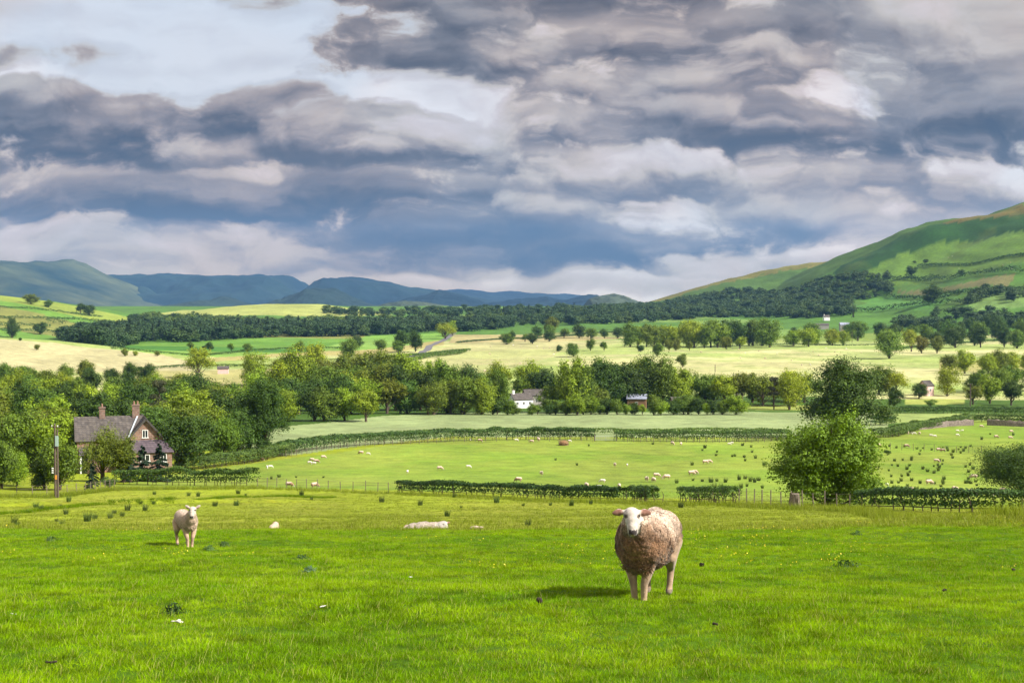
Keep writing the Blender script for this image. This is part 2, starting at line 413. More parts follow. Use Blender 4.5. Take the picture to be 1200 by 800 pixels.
    b = n('ShaderNodeBsdfPrincipled', i={'Base Color': dk, 'Roughness': .9, 'Specular IOR Level': .12, 'Normal': bmp.outputs[0]})
    n.set(out, 0, b)
    me.materials.append(m)
    return tag(link('ground', me), kind='structure')

# ------------------------------------------------------------------ distant fells
def range_mesh(name, Yr, Yf, crest, amp, seed, colA, colB, spur=.5, cols=620, rows=110):
    pxs = np.array([p[0] for p in crest], float); pys = np.array([p[1] for p in crest], float)
    x0, x1 = (pxs.min() - 600) / F * Yr, (pxs.max() - 600) / F * Yr
    X = np.linspace(x0, x1, cols); T = np.linspace(0, 1.35, rows)
    Xg, Tg = np.meshgrid(X, T, indexing='xy'); Yg = Yf + (Yr - Yf) * Tg
    zr = np.interp(Xg, (pxs - 600) / F * Yr, -(pys - 350) / F * Yr)
    z0 = -60.
    s = np.where(Tg < 1, Tg ** 1.1 * (1.6 - .6 * Tg), 1 - (Tg - 1) * 1.8)
    L = (Yr - Yf)
    rid = 1 - np.abs(fbm(Xg / (L * .35) + Tg * .5, Tg * .9, 4, seed)) * 1.6
    env = 4 * Tg * np.clip(1 - Tg, 0, 1)
    Z = z0 + (zr - z0) * s + env * (rid - .6) * (zr - z0) * spur + amp * fbm(Xg / (L * .08), Yg / (L * .1), 5, seed + 5)* np.clip(Tg * 4, 0, 1)*1.3
    Z = np.where(Tg < .97, np.minimum(Z, zr * Yg / Yr - 6 * (1 - Tg)), Z)
    V = np.stack([Xg, Yg, Z], -1).reshape(-1, 3); i = np.arange(rows * cols).reshape(rows, cols)
    Fq = np.stack([i[:-1, :-1], i[:-1, 1:], i[1:, 1:], i[1:, :-1]], -1).reshape(-1, 4)
    me = mesh_np(name, V, Fq, smooth=True)
    m, n, out = material(name)
    P = n('ShaderNodeNewGeometry').outputs['Position']
    f = n.mr(n.noise(n.vmath('MULTIPLY', P, (1., .6, 1.)), .0012, 6, .62), .42, .62, 0., 1.)
    f2_ = n.mr(n.noise(P, .008, 6, .65), .4, .7, 0., .5)
    c = n.mix(f2_, n.mix(f, rgba(colA), rgba(colB)), rgba(np.array(colA) * .6))
    n.set(out, 0, n('ShaderNodeBsdfPrincipled', i={'Base Color': c, 'Roughness': .95, 'Specular IOR Level': .05}))
    me.materials.append(m)
    return tag(link(name, me), kind='structure')

build_ground()
range_mesh('mountains', 9000, 5600, [(-500, 300), (-200, 300), (-60, 303), (0, 305), (30, 308), (90, 307), (105, 312), (125, 322), (160, 336), (200, 352), (260, 364), (330, 372)], 26, 201, (.012, .030, .030), (.085, .10, .05), 1.0)  # cloud shadow and some blue haze put into the dark fell colours
range_mesh('mountains', 10500, 8200, [(-100, 330), (60, 320), (110, 322), (170, 322), (260, 323), (345, 324), (358, 331), (366, 338), (400, 352), (500, 362)], 24, 211, (.008, .022, .032), (.02, .04, .038), .75)
range_mesh('mountains', 9500, 7400, [(330, 364), (368, 345), (378, 337), (388, 329), (400, 325), (420, 327), (450, 331), (490, 337), (540, 344), (580, 352), (640, 362)], 16, 221, (.008, .020, .032), (.018, .038, .038), .7)
range_mesh('mountains', 6400, 5400, [(150, 372), (185, 362), (235, 352), (262, 347), (285, 353), (310, 362), (340, 347), (372, 337), (395, 340), (420, 352), (460, 362), (520, 368)], 12, 231, (.018, .034, .034), (.04, .06, .04), .3)
range_mesh('mountains', 12000, 10000, [(400, 350), (455, 334), (480, 337), (505, 341), (540, 338), (570, 341), (620, 343), (680, 346), (705, 350), (740, 362), (800, 368)], 16, 241, (.008, .02, .032), (.015, .03, .036), .3)
range_mesh('mountains', 7600, 6400, [(440, 364), (480, 350), (515, 340), (545, 346), (570, 356), (600, 350), (640, 347), (660, 352), (682, 347), (700, 346), (715, 354), (740, 364), (800, 370)], 12, 251, (.008, .02, .030), (.018, .034, .034), .3)
range_mesh('hills', 4700, 4300, [(380, 370), (425, 364), (455, 355), (475, 352), (500, 354), (530, 359), (560, 366), (640, 369), (680, 362), (690, 350), (700, 346), (720, 344), (735, 347), (748, 353), (790, 362), (850, 368)], 5, 261, (.045, .065, .045), (.08, .10, .06), .3)

# ------------------------------------------------------------------ air
hm = bpy.data.materials.new('haze'); hm.use_nodes = True; hm.node_tree.nodes.clear(); n = N(hm.node_tree)
ho = n('ShaderNodeOutputMaterial')
vol = n('ShaderNodeVolumePrincipled', i={'Color': (.20, .43, .82, 1), 'Density': 3.8e-5, 'Anisotropy': .0})
hm.node_tree.links.new(vol.outputs[0], ho.inputs['Volume'])
bx0, bx1, by0, by1, bz0, bz1 = -7400., 7400., -60., 14800., -290., 760.
V = [(x, y, z) for z in (bz0, bz1) for y in (by0, by1) for x in (bx0, bx1)]
me = mesh_np('haze', V, np.array([[0, 2, 3, 1], [4, 5, 7, 6], [0, 1, 5, 4], [2, 6, 7, 3], [0, 4, 6, 2], [1, 3, 7, 5]]), [hm])
tag(link('haze', me), kind='stuff')
# ------------------------------------------------------------------ foliage materials
def leaf_material(name, base, trans=.35, var=.35, bark=False, rough=.6):
    m, n, out = material(name)
    oi = n('ShaderNodeObjectInfo')
    P = n('ShaderNodeTexCoord').outputs['Object']
    at_ = n('ShaderNodeAttribute', attribute_name='leaf')
    k = n.mr(at_.outputs['Fac'], 0., 1., 1 - var, 1 + var)
    col = n.mix(1., rgba(base), oi.outputs['Color'], 'MULTIPLY')
    cl = n.noise(n.vmath('ADD', P, sc3(n, oi.outputs['Random'], 40.)), .55, 3, .6)
    k = n.math('MULTIPLY', k, n.mr(cl, .3, .7, .72, 1.28))
    col = n.vmath('MULTIPLY', col, n('ShaderNodeCombineXYZ', i={0: k, 1: k, 2: k}))
    col = n.mix(n.mr(cl, .5, .75, 0., .35), col, n.mix(1., col, (1.5, 1.12, .6, 1), 'MULTIPLY'))
    d = n('ShaderNodeBsdfPrincipled', i={'Base Color': col, 'Roughness': rough, 'Specular IOR Level': .25})
    if trans:
        t = n('ShaderNodeBsdfTranslucent', i={'Color': n.mix(1., col, (1.25, 1.25, .5, 1), 'MULTIPLY')})
        mx = n('ShaderNodeMixShader', i={0: trans, 1: d, 2: t}); n.set(out, 0, mx)
    else: n.set(out, 0, d)
    return m
def sc3(n, val, k): return n('ShaderNodeCombineXYZ', i={0: n.math('MULTIPLY', val, k), 1: n.math('MULTIPLY', val, k * .7), 2: 0.}).outputs[0]
LEAF = leaf_material('leaf_green', (.105, .168, .012), .24)
NEEDLE = leaf_material('needle_green', (.040, .072, .024), .08, .4)
RUSHM = leaf_material('rush_green', (.065, .105, .022), .15, .5)
HEDGEM = leaf_material('hedge_leaf', (.065, .120, .022), .25, .45)
def simple_mat(name, c, rough=.8, noise=None, spec=.3, bump=0., metal=0.):
    m, n, out = material(name)
    col = rgba(c); P = n('ShaderNodeTexCoord').outputs['Object']
    b = n('ShaderNodeBsdfPrincipled', i={'Roughness': rough, 'Specular IOR Level': spec, 'Metallic': metal})
    if noise:
        sc_, amt = noise
        f = n.noise(P, sc_, 5, .65)
        k = n.mr(f, .25, .75, 1 - amt, 1 + amt)
        n.set(b, 'Base Color', n.vmath('MULTIPLY', n('ShaderNodeRGB').outputs[0], n('ShaderNodeCombineXYZ', i={0: k, 1: k, 2: k})))
        [q for q in m.node_tree.nodes if q.type == 'RGB'][0].outputs[0].default_value = col
        if bump: n.set(b, 'Normal', n('ShaderNodeBump', i={'Strength': bump, 'Distance': .03, 'Height': f}))
    else: n.set(b, 'Base Color', col)
    n.set(out, 0, b); return m
BARK = simple_mat('bark', (.085, .065, .048), .9, (6., .5), .1, .6)
DEADWOOD = simple_mat('weathered_wood', (.16, .13, .10), .85, (9., .45), .2, .5)

# ------------------------------------------------------------------ leaf cloud builder
def leaf_quads(pos, nrm, size, r, asp=.62):
    """diamond shaped leaf faces at pos facing roughly nrm"""
    n_ = len(pos)
    nrm = nrm / np.maximum(np.linalg.norm(nrm, axis=1, keepdims=True), 1e-6)
    t = r.normal(size=(n_, 3)); t -= (t * nrm).sum(1, keepdims=True) * nrm; t /= np.maximum(np.linalg.norm(t, axis=1, keepdims=True), 1e-6)
    b = np.cross(nrm, t)
    s = (np.asarray(size) * r.uniform(.7, 1.3, n_))[:, None] * .5
    cup = nrm * s * .3
    V = np.stack([pos + t * s * 1.25, pos + b * s * asp - cup * .5, pos - t * s * 1.1, pos - b * s * asp - cup * .5], 1).reshape(-1, 3)
    return V, np.arange(n_ * 4).reshape(-1, 4)
def leaves_mesh(name, pos, nrm, size, mat, r, shade=None, asp=.62):
    V, Fq = leaf_quads(pos, nrm, size, r, asp)
    me = mesh_np(name, V, Fq, [mat])
    v = r.random(len(pos)) if shade is None else shade
    a = me.attributes.new('leaf', 'FLOAT', 'POINT'); a.data.foreach_set('value', np.repeat(v, 4).astype(np.float32))
    return me
def tube(path, rad, sides=6):
    """tapered tube through path points; returns verts, faces"""
    path = np.asarray(path, float); m = len(path); V = []; 
    for k in range(m):
        d = path[min(k + 1, m - 1)] - path[max(k - 1, 0)]; d /= max(np.linalg.norm(d), 1e-9)
        a = np.cross(d, (0.13, .97, .2)); a /= np.linalg.norm(a); b = np.cross(d, a)
        for j in range(sides):
            t = 2 * math.pi * j / sides
            V.append(path[k] + (a * math.cos(t) + b * math.sin(t)) * rad[k])
    Fs = [[k * sides + j, k * sides + (j + 1) % sides, (k + 1) * sides + (j + 1) % sides, (k + 1) * sides + j] for k in range(m - 1) for j in range(sides)]
    Fs += []
    return np.array(V), np.array(Fs)
def join(parts):
    Vs = []; Fs = []; o = 0
    for V, Fq in parts:
        Vs.append(V); Fs.append(np.asarray(Fq) + o); o += len(V)
    return np.concatenate(Vs), np.concatenate(Fs)

def make_tree(name, H, W, nleaf, leaf, seed, kind='broad', skirt=.16, nl=18, mat=None, flat=.0, gap=1.0, rs=1.):
    """unit tree at real scale: returns dict(trunk mesh, crown mesh, H, W)"""
    r = np.random.default_rng(seed)
    P = []; Nn = []; S = []; tubes = []
    z0 = H * skirt
    if kind == 'broad' or kind == 'open' or kind == 'column' or kind == 'bush':
        ch = (H - z0) / 2; cz = z0 + ch
        cent = []; rad = []
        tries = 0
        while len(cent) < nl and tries < 4000:
            tries += 1
            d = r.normal(size=3); d /= np.linalg.norm(d); rr = r.uniform(.35, .80) if len(cent) > 2 else .2
            q = d * rr
            R_ = rs * r.uniform(.24, .44) * (1.15 - .35 * abs(q[2]))
            if kind != 'bush' and q[2] < 0: q = q * np.array([1.12, 1.12, 1.12])
            c = np.array([q[0] * W / 2, q[1] * W / 2, cz + q[2] * ch])
            ok = all(np.linalg.norm((c - e) / np.array([W / 2, W / 2, ch])) > .27 * gap for e in cent)
            if ok: cent.append(c); rad.append(R_)
        cent = np.array(cent); rad = np.array(rad)
        lr = rad[:, None] * np.array([W * .5, W * .5, ch * .82 * (1 - flat)])
        w = (rad ** 2); w /= w.sum()
        which = r.choice(len(cent), nleaf, p=w)
        d = r.normal(size=(nleaf, 3)); d[:, 2] += .25; d /= np.linalg.norm(d, axis=1, keepdims=True)
        # sub-clumps: dents and tufts on each lobe
        th = np.arctan2(d[:, 1], d[:, 0]) * 2.3 + which * 3.1; ph = d[:, 2] * 3.2 + which * 1.7
        bump = fbm(th, ph, 3, seed)
        rr = (.84 + 1.25 * bump + .13 * r.normal(size=nleaf)) 
        inner = r.random(nleaf) < .16; rr[inner] *= r.uniform(.3, .8, inner.sum())
        pos = cent[which] + d * rr[:, None] * lr[which]
        keep = pos[:, 2] > z0 * .55 + .1 * r.random(nleaf)
        if kind == 'open': keep &= bump > -.35
        pos = pos[keep]; d = d[keep]
        P = pos; Nn = d + r.normal(size=d.shape) * .42; Nn[:, 2] += .2
        # trunk and limbs
        top = np.array([r.normal() * .03 * W, r.normal() * .03 * W, H * .80])
        tr = H * .022 + .05
        if kind != 'bush':
            path = [np.array([0, 0, -.4]), np.array([0, 0, .0]), np.array([.01 * W, 0, H * .2]), top * .55 + np.array([0, 0, H * .05]), top]
            tubes.append(tube(path, [tr * 1.5, tr * 1.25, tr, tr * .6, tr * .12], 8))
        for c in cent[:14]:
            zb = max(.05, (c[2] - H * .25) * r.uniform(.35, .7)) if kind != 'bush' else 0
            st = np.array([0, 0, zb if kind != 'bush' else -.1]); mid = st * .5 + c * .5 + np.array([0, 0, -.04 * H])
            tubes.append(tube([st, mid, c], [tr * .45, tr * .28, tr * .06], 5))
        mt = mat or LEAF
    elif kind == 'fir':
        tr = H * .014 + .05
        tubes.append(tube([(0, 0, -.4), (0, 0, H * .5), (0, 0, H * .97)], [tr * 1.3, tr * .7, .02], 7))
        nb = int(26 + H * 3); pos = []; nn = []
        per = max(nleaf // nb, 12)
        for k in range(nb):
            t = (k + r.random()) / nb; zz = z0 + (H - z0) * t
            L = W / 2 * (1 - t) ** .8 * r.uniform(.7, 1.15) + .15; a = r.uniform(0, 2 * math.pi)
            s = r.random(per) ** .7; wd = (r.random(per) - .5) * L * .55 * (1 - s * .6)
            x = s * L; z = zz - .28 * L * s ** 1.5 + .05 * r.normal(size=per) * (1 + L * .2) - np.abs(wd) * .3
            pos.append(np.stack([x * math.cos(a) - wd * math.sin(a), x * math.sin(a) + wd * math.cos(a), z], 1))
            nn.append(np.tile([math.cos(a) * .5, math.sin(a) * .5, .8], (per, 1)))
        P = np.concatenate(pos); Nn = np.concatenate(nn) + r.normal(size=(len(P), 3)) * .4
        mt = mat or NEEDLE
    elif kind == 'pine':      # bare red-brown stem, plates of needles high up
        tr = H * .018 + .05
        tubes.append(tube([(0, 0, -.4), (.1, 0, H * .4), (-.1, .1, H * .9)], [tr * 1.3, tr, tr * .3], 7))
        cent = [];
        for k in range(nl):
            t = r.uniform(.42, .98); a = r.uniform(0, 6.28); L = W / 2 * r.uniform(.2, .8) * (1.15 - t * .6)
            cent.append((L * math.cos(a), L * math.sin(a), H * t)); tubes.append(tube([(0, 0, H * t * .92), (L * math.cos(a), L * math.sin(a), H * t)], [tr * .3, .03], 4))
        cent = np.array(cent); which = r.integers(0, nl, nleaf)
        d = r.normal(size=(nleaf, 3)); d /= np.linalg.norm(d, axis=1, keepdims=True)
        P = cent[which] + d * r.uniform(.5, 1.05, (nleaf, 1)) * np.array([W * .19, W * .19, H * .06]); Nn = d + r.normal(size=d.shape) * .6; Nn[:, 2] += .4
        mt = mat or NEEDLE
    P = np.asarray(P)
    crown = leaves_mesh(name + '_crown', P, Nn, leaf, mt, r, asp=.7)
    V, Fq = join(tubes); trunk = mesh_np(name + '_trunk', V, Fq, [BARK], smooth=True)
    return dict(trunk=trunk, crown=crown, H=H, W=W, kind=kind)

TREE = {}
for k in range(7):
    TREE['broad%d' % k] = make_tree('broadleaf', 12, [10.5, 9, 11.5, 8.5, 12, 10, 9.5][k], 10500, .40, 300 + k, 'broad', [.02, .05, .0, .06, .03, .0, .08][k], [20, 16, 24, 15, 26, 19, 14][k])
for k in range(3):
    TREE['open%d' % k] = make_tree('airy_tree', 12, [9.5, 8, 10.5][k], 7000, .36, 320 + k, 'open', [.08, .12, .06][k], [15, 12, 18][k], gap=1.15)
for k in range(2):
    TREE['column%d' % k] = make_tree('tall_tree', 15, [8, 9][k], 10500, .40, 330 + k, 'broad', .02, [18, 22][k])
for k in range(2):
    TREE['fir%d' % k] = make_tree('conifer', 14, [5.5, 7][k], 11000, .30, 340 + k, 'fir', .08)
TREE['pine0'] = make_tree('pine', 14, 8, 7000, .28, 350, 'pine', nl=13)
for k in range(3):
    TREE['bush%d' % k] = make_tree('bush', 3.2, [4.6, 4, 5.5][k], 5200, .15, 360 + k, 'bush', 0., [12, 10, 15][k], mat=HEDGEM)
TREE['hero'] = make_tree('spreading_tree', 9.3, 10.0, 64000, .18, 377, 'broad', .0, 52, gap=.66, rs=.74)
TREE['round'] = make_tree('round_tree', 12, 10.6, 44000, .22, 382, 'broad', .0, 34, gap=.72, rs=.85)
TREE['garden'] = make_tree('garden_tree', 7, 4.6, 14000, .15, 391, 'broad', .04, 18)
TREE['gardenfir'] = make_tree('garden_conifer', 4, 3.0, 8000, .14, 392, 'fir', .02)
TREE['edgebush'] = make_tree('edge_bush', 6.5, 12, 46000, .15, 393, 'bush', -.12, 40, gap=.7, mat=HEDGEM)

TINT = {   # multiplied with the leaf colour
    'bright': (1.65, 1.55, .9), 'mid green': (.95, 1.0, 1.0), 'dark green': (.42, .52, .62), 'olive': (1.15, .95, .9), 'yellow green': (2.1, 1.7, .85),
    'brownish': (1.3, .78, .8), 'silvery': (1.35, 1.35, 2.3), 'blue green': (.62, .80, 1.25), 'purple': (.95, .35, 1.2)}
ORD = ['first', 'second', 'third', 'fourth', 'fifth', 'sixth', 'seventh', 'eighth', 'ninth', 'tenth', 'eleventh', 'twelfth', 'thirteenth', 'fourteenth', 'fifteenth',
       'sixteenth', 'seventeenth', 'eighteenth', 'nineteenth', 'twentieth', 'twenty-first', 'twenty-second', 'twenty-third', 'twenty-fourth', 'twenty-fifth', 'twenty-sixth',
       'twenty-seventh', 'twenty-eighth', 'twenty-ninth', 'thirtieth', 'thirty-first', 'thirty-second', 'thirty-third', 'thirty-fourth', 'thirty-fifth', 'thirty-sixth', 'thirty-seventh', 'thirty-eighth', 'thirty-ninth', 'fortieth']
KNAME = {'broad': 'broadleaf_tree', 'open': 'airy_tree', 'column': 'tall_tree', 'fir': 'conifer_tree', 'pine': 'pine_tree', 'bush': 'bush', 'hero': 'broadleaf_tree', 'round': 'broadleaf_tree',
         'garden': 'broadleaf_tree', 'gardenfir': 'conifer_tree', 'edgebush': 'bush'}
def place_tree(key, loc, h, wscale=1., tint=(1, 1, 1), label='', cat='tree', group=None, rz=None, name=None):
    p = TREE[key]; s = h / p['H']; base = key.rstrip('0123456789')
    nm = name or KNAME[base]
    root = empty(nm, loc, rz if rz is not None else random.uniform(0, 6.28), (s * wscale, s * wscale, s))
    root.empty_display_size = 1
    t = link('trunk' if nm != 'bush' else 'stems', p['trunk'], root); c = link('crown' if nm != 'bush' else 'foliage', p['crown'], root)
    c.color = (*tint, 1)
    return tag(root, label, cat, group)
def tree_px(key, px, pyb, hpx, **kw):
    p = at(px, pyb); return place_tree(key, p - Vector((0, 0, .05)), hpx * p.y / F, **kw)
def jt(t, a=.12):
    k = random.uniform(1 - a, 1 + a); return (t[0] * k * random.uniform(.92, 1.1), t[1] * k, t[2] * k)

# ------------------------------------------------------------------ hedges
def resample(pts, step):
    pts = np.array(pts, float); d = np.r_[0, np.cumsum(np.linalg.norm(np.diff(pts, axis=0), axis=1))]
    s = np.arange(0, d[-1], step)
    return np.stack([np.interp(s, d, pts[:, k]) for k in range(2)], 1)
def hedge(pix, h, w, leaf, dens, label, group=None, tint=(1, 1, 1), gappy=0., name='hedge', cat='hedge', world_pts=None, stems=True, base=.04, var=.14):
    pts = world_pts if world_pts is not None else [tuple(at(*q))[:2] for q in pix]
    # follow the ground smoothly
    line = resample(pts, .5); r = np.random.default_rng(int(abs(line[0, 0] * 7 + line[0, 1] * 13)) + 5)
    L = len(line) * .5; nleaf = int(L * dens * 1.7)
    k = r.integers(0, len(line), nleaf)
    tang = np.gradient(line, axis=0); tang /= np.maximum(np.linalg.norm(tang, axis=1, keepdims=True), 1e-6)
    nor = np.stack([-tang[:, 1], tang[:, 0]], 1)
    # positions on the surface of a rounded box section
    t = r.uniform(-1.25, 1.25, nleaf) * math.pi / 2            # section angle, 0 = up
    ct, st_ = np.cos(t), np.sin(t)
    pw = .38
    ox = np.sign(st_) * np.abs(st_) ** pw * w / 2; oz = np.where(ct > 0, np.abs(ct) ** pw, -np.abs(ct) * 1.6)
    seg = k * .5
    hh = h * (1 + var * fbm(seg / 3.1, seg * 0 + pts[0][0], 3, 7) * 1.6)
    mid = h * (.55 + base * .2); oz = np.where(ct > 0, mid + (hh - mid) * oz, mid + (mid - base * h) * oz)
    dpt = 1 - np.abs(r.normal(size=nleaf)) * .16
    lump = 1 + .16 * fbm(seg / 1.2, t * 1.5, 3, 9)
    ox = ox * dpt * lump + r.normal(size=nleaf) * .05; oz = (oz - mid) * dpt * lump + mid + r.normal(size=nleaf) * .05
    keep = oz > .02
    if gappy:
        gp = fbm(seg / 4.0, seg * 0 + 5.5, 3, 19)
        low = oz < h * (.30 + .18 * (gp > 0))
        keep &= ~(low & (r.random(nleaf) < .38 + gappy))
        keep &= gp > -1.02 + gappy
    x = line[k, 0] + nor[k, 0] * ox + tang[k, 0] * r.uniform(-.3, .3, nleaf); y = line[k, 1] + nor[k, 1] * ox + tang[k, 1] * r.uniform(-.3, .3, nleaf)
    z = height(x, y) + oz
    org = np.array([line[0, 0], line[0, 1], hz(*line[0])])
    P = (np.stack([x, y, z], 1) - org)[keep]
    Nn = np.stack([nor[k, 0] * ox / w * 2, nor[k, 1] * ox / w * 2, (oz - mid) / h * 2 + .15], 1)[keep] + r.normal(size=P.shape) * .5
    root = empty(name, Vector(org)); 
    f = link('foliage', leaves_mesh(name + '_foliage', P, Nn, leaf, HEDGEM, r, asp=.75), root); f.color = (*tint, 1)
    if stems:
        tb = []; laid = []
        stp = 3
        for q in range(0, len(line), stp):
            for e in range(2):
                xx = line[q, 0] + r.normal() * .35; yy = line[q, 1] + r.normal() * .15 + r.normal() * .1
                b = np.array([xx, yy, hz(xx, yy) - .1]) - org
                laid.append(b + (0, 0, .1 + h * .2))
                tb.append(tube([b, laid[-1], b + (r.normal() * .12, r.normal() * .12, h * .5), b + (r.normal() * .35, r.normal() * .3, h * .85)], [.045 * r.uniform(.7, 1.6), .04, .035, .015], 4))
        tb.append(tube(laid, [.03] * len(laid), 4)); V, Fq = join(tb); so = link('stems', mesh_np(name + '_stems', V, Fq, [BARK]), root)

    return tag(root, label, cat, group)
# ------------------------------------------------------------------ hedgerows
G_H = 'clipped field hedges'
hedge([(470, 576.5), (520, 579), (600, 582), (650, 585), (729, 588)], 1.5, 1.4, .17, 260, 'long clipped dark hedge with bare stems below, behind the grazing field in the middle', G_H, tint=(.52, .62, .62), gappy=.16)
hedge([(742, 586), (766, 588.5)], 1.5, 1.2, .18, 170, 'short piece of clipped hedge just beyond the head of the big woolly sheep', G_H, tint=(.8, .85, .8), gappy=.2)
hedge([(800, 587), (862, 590)], 1.5, 1.3, .18, 120, 'thin gappy piece of hedge right of the big woolly sheep, before the spreading tree', G_H, tint=(.9, .95, .8), gappy=.45)
hedge([(1012, 597), (1100, 600), (1215, 601.5)], 1.5, 1.5, .15, 330, 'low dark clipped hedge running right from under the spreading tree to the frame edge', G_H, tint=(.56, .68, .7), gappy=.05)
hedge([(137, 567), (185, 568), (240, 569), (299, 569.5)], 2.3, 2.2, .2, 260, 'dense clipped hedge along the garden in front of the brick farmhouse', G_H, tint=(1.0, 1.0, .8), gappy=.12)
hedge([(212, 551), (240, 549), (285, 543.5), (325, 535), (340, 533)], 2.3, 2.4, .24, 230, 'bushy hedge climbing from the brick farmhouse towards the pale crop field', G_H, tint=(1.05, .98, .8))
hedge([(325, 534.5), (360, 528), (400, 524), (460, 520), (530, 516.5), (610, 515), (696, 515.5)], 2.6, 2.2, .26, 170, 'long dark hedge between pale crop field and sheep pasture, left of the gate', G_H, tint=(.75, .85, .8), gappy=.1)
hedge([(722, 516.5), (800, 517), (870, 517), (925, 516)], 2.3, 2.2, .26, 170, 'long dark hedge below the pale crop field, right of the metal gate', G_H, tint=(.95, 1.0, .8), gappy=.1)
hedge([(330, 525), (420, 516), (560, 509.5), (640, 509), (760, 509.5), (915, 509.5)], 1.5, 2.5, .26, 60, 'second low hedge just behind the long dark hedge, edging the pale crop field', G_H, tint=(1.25, 1.2, .8), stems=False)
hedge([(1022, 513), (1050, 511.5), (1075, 503), (1100, 500), (1140, 494), (1215, 496)], 2.3, 3.0, .28, 170, 'tall rounded hedge above the dry stone wall behind the rushy pasture', G_H, tint=(1.15, 1.1, .9))
hedge([(1030, 484), (1100, 484.5), (1220, 485)], 2.4, 2.2, .34, 110, 'straight dark hedge across the far side of the pale strip at right', G_H, tint=(.8, .9, .8))
hedge([(1020, 498), (1046, 497.5)], 2.4, 3, .3, 160, 'short dark hedge block right behind the big round tree', G_H, tint=(.6, .7, .8))
G_F = 'far hedgerows between fields'
far = [
 ([(430, 422), (470, 419), (520, 414), (550, 411.5)], 2.2, 3, .6, 22, 'hedge beside the small lane curving through the pale meadows', (1.1, 1.1, .8)),
 ([(440, 428), (480, 423), (512, 418), (545, 413)], 2.4, 3, .6, 22, 'lower hedge of the lane below the clump of dark trees in the meadows', (1.2, 1.15, .8)),
 ([(535, 402), (620, 397), (735, 388.5)], 1.6, 2, .7, 12, 'thin dark hedge line above the straw coloured strip in the valley', (.6, .7, .8)),
 ([(130, 409), (230, 417), (330, 409), (420, 408)], 1.4, 2, .6, 8, 'low hedge line along the green field beyond the left wood', (.8, .9, .8)),
 ([(1040, 410), (1100, 404), (1180, 398)], 1.8, 3, .7, 12, 'hedge line across the valley field at far right', (.8, .9, .8)),
 ([(880, 404.5), (960, 404.5), (1030, 404.5)], 1.2, 2, .6, 8, 'thin low hedge line in the pale field right of centre', (.8, .9, .8)),
 ([(600, 451), (700, 455), (760, 458)], 1.6, 2, .4, 20, 'hedge line at the foot of the pale meadow behind the valley trees', (.8, .9, .8)),
 ([(160, 434), (230, 429), (360, 430)], 1.6, 2.5, .5, 14, 'hedge line along the hay field beyond the left wood', (.9, .9, .8)),
]
for pix, h, w, lf, dn, lab, tn in far:
    hedge(pix, h, w, lf, dn * 1.6, lab, G_F, tint=tn, stems=False, name='hedgerow', base=.05)
# field hedges on the left hill and the right hill (world positions)
def hill_hedge(a, b, h, lab, tint=(.6, .72, .8), group='hedges on the hillsides', lf=1.1, dn=5, bend=10):
    a = np.array(a, float); b = np.array(b, float); q = np.linspace(0, 1, 9)[:, None]
    pts = a * (1 - q) + b * q + np.stack([np.zeros(9), bend * np.sin(q[:, 0] * 3.14)], 1)
    hedge(None, h, 4, lf, dn, lab, group, tint=tint, stems=False, name='hedgerow', world_pts=[tuple(p) for p in pts], base=.02, var=.6)
def wp(px, py): p = at(px, py); return (p.x, p.y)
for a, b, h, lab in [((-10, 387), (190, 387), 2.6, 'lowest hedge line on the green hill at far left'), ((-10, 381), (60, 383), 2.6, 'short middle hedge line low on the far left hill'), ((55, 379), (78, 381), 5, 'short thick dark hedge in the middle of the far left hill'),
                     ((-10, 373), (135, 378), 2.4, 'upper hedge line crossing the far left hill'), ((-10, 360), (120, 372), 2.2, 'topmost hedge line under the crest of the far left hill')]:
    hill_hedge(wp(*a), wp(*b), h, lab)
for a, b, h, lab in [((965, 365), (1130, 356), 5, 'tree-lined hedge low across the right hillside'), ((1000, 336), (1100, 325), 5, 'ragged hedge at the foot of the bright hill pasture'), ((1060, 326), (1200, 320), 6, 'ragged bushy line below the bright hill pasture at right'),
                     ((1040, 346), (1130, 344), 4, 'bushy line between two green enclosures on the right hill'), ((1100, 351), (1210, 338), 4, 'hedge line above the pale green enclosure at far right'), ((1075, 312), (1210, 300), 2.5, 'thin dark line of scrub high on the bright hill pasture')]:
    hill_hedge(wp(*a), wp(*b), h, lab, lf=1.5, dn=4)

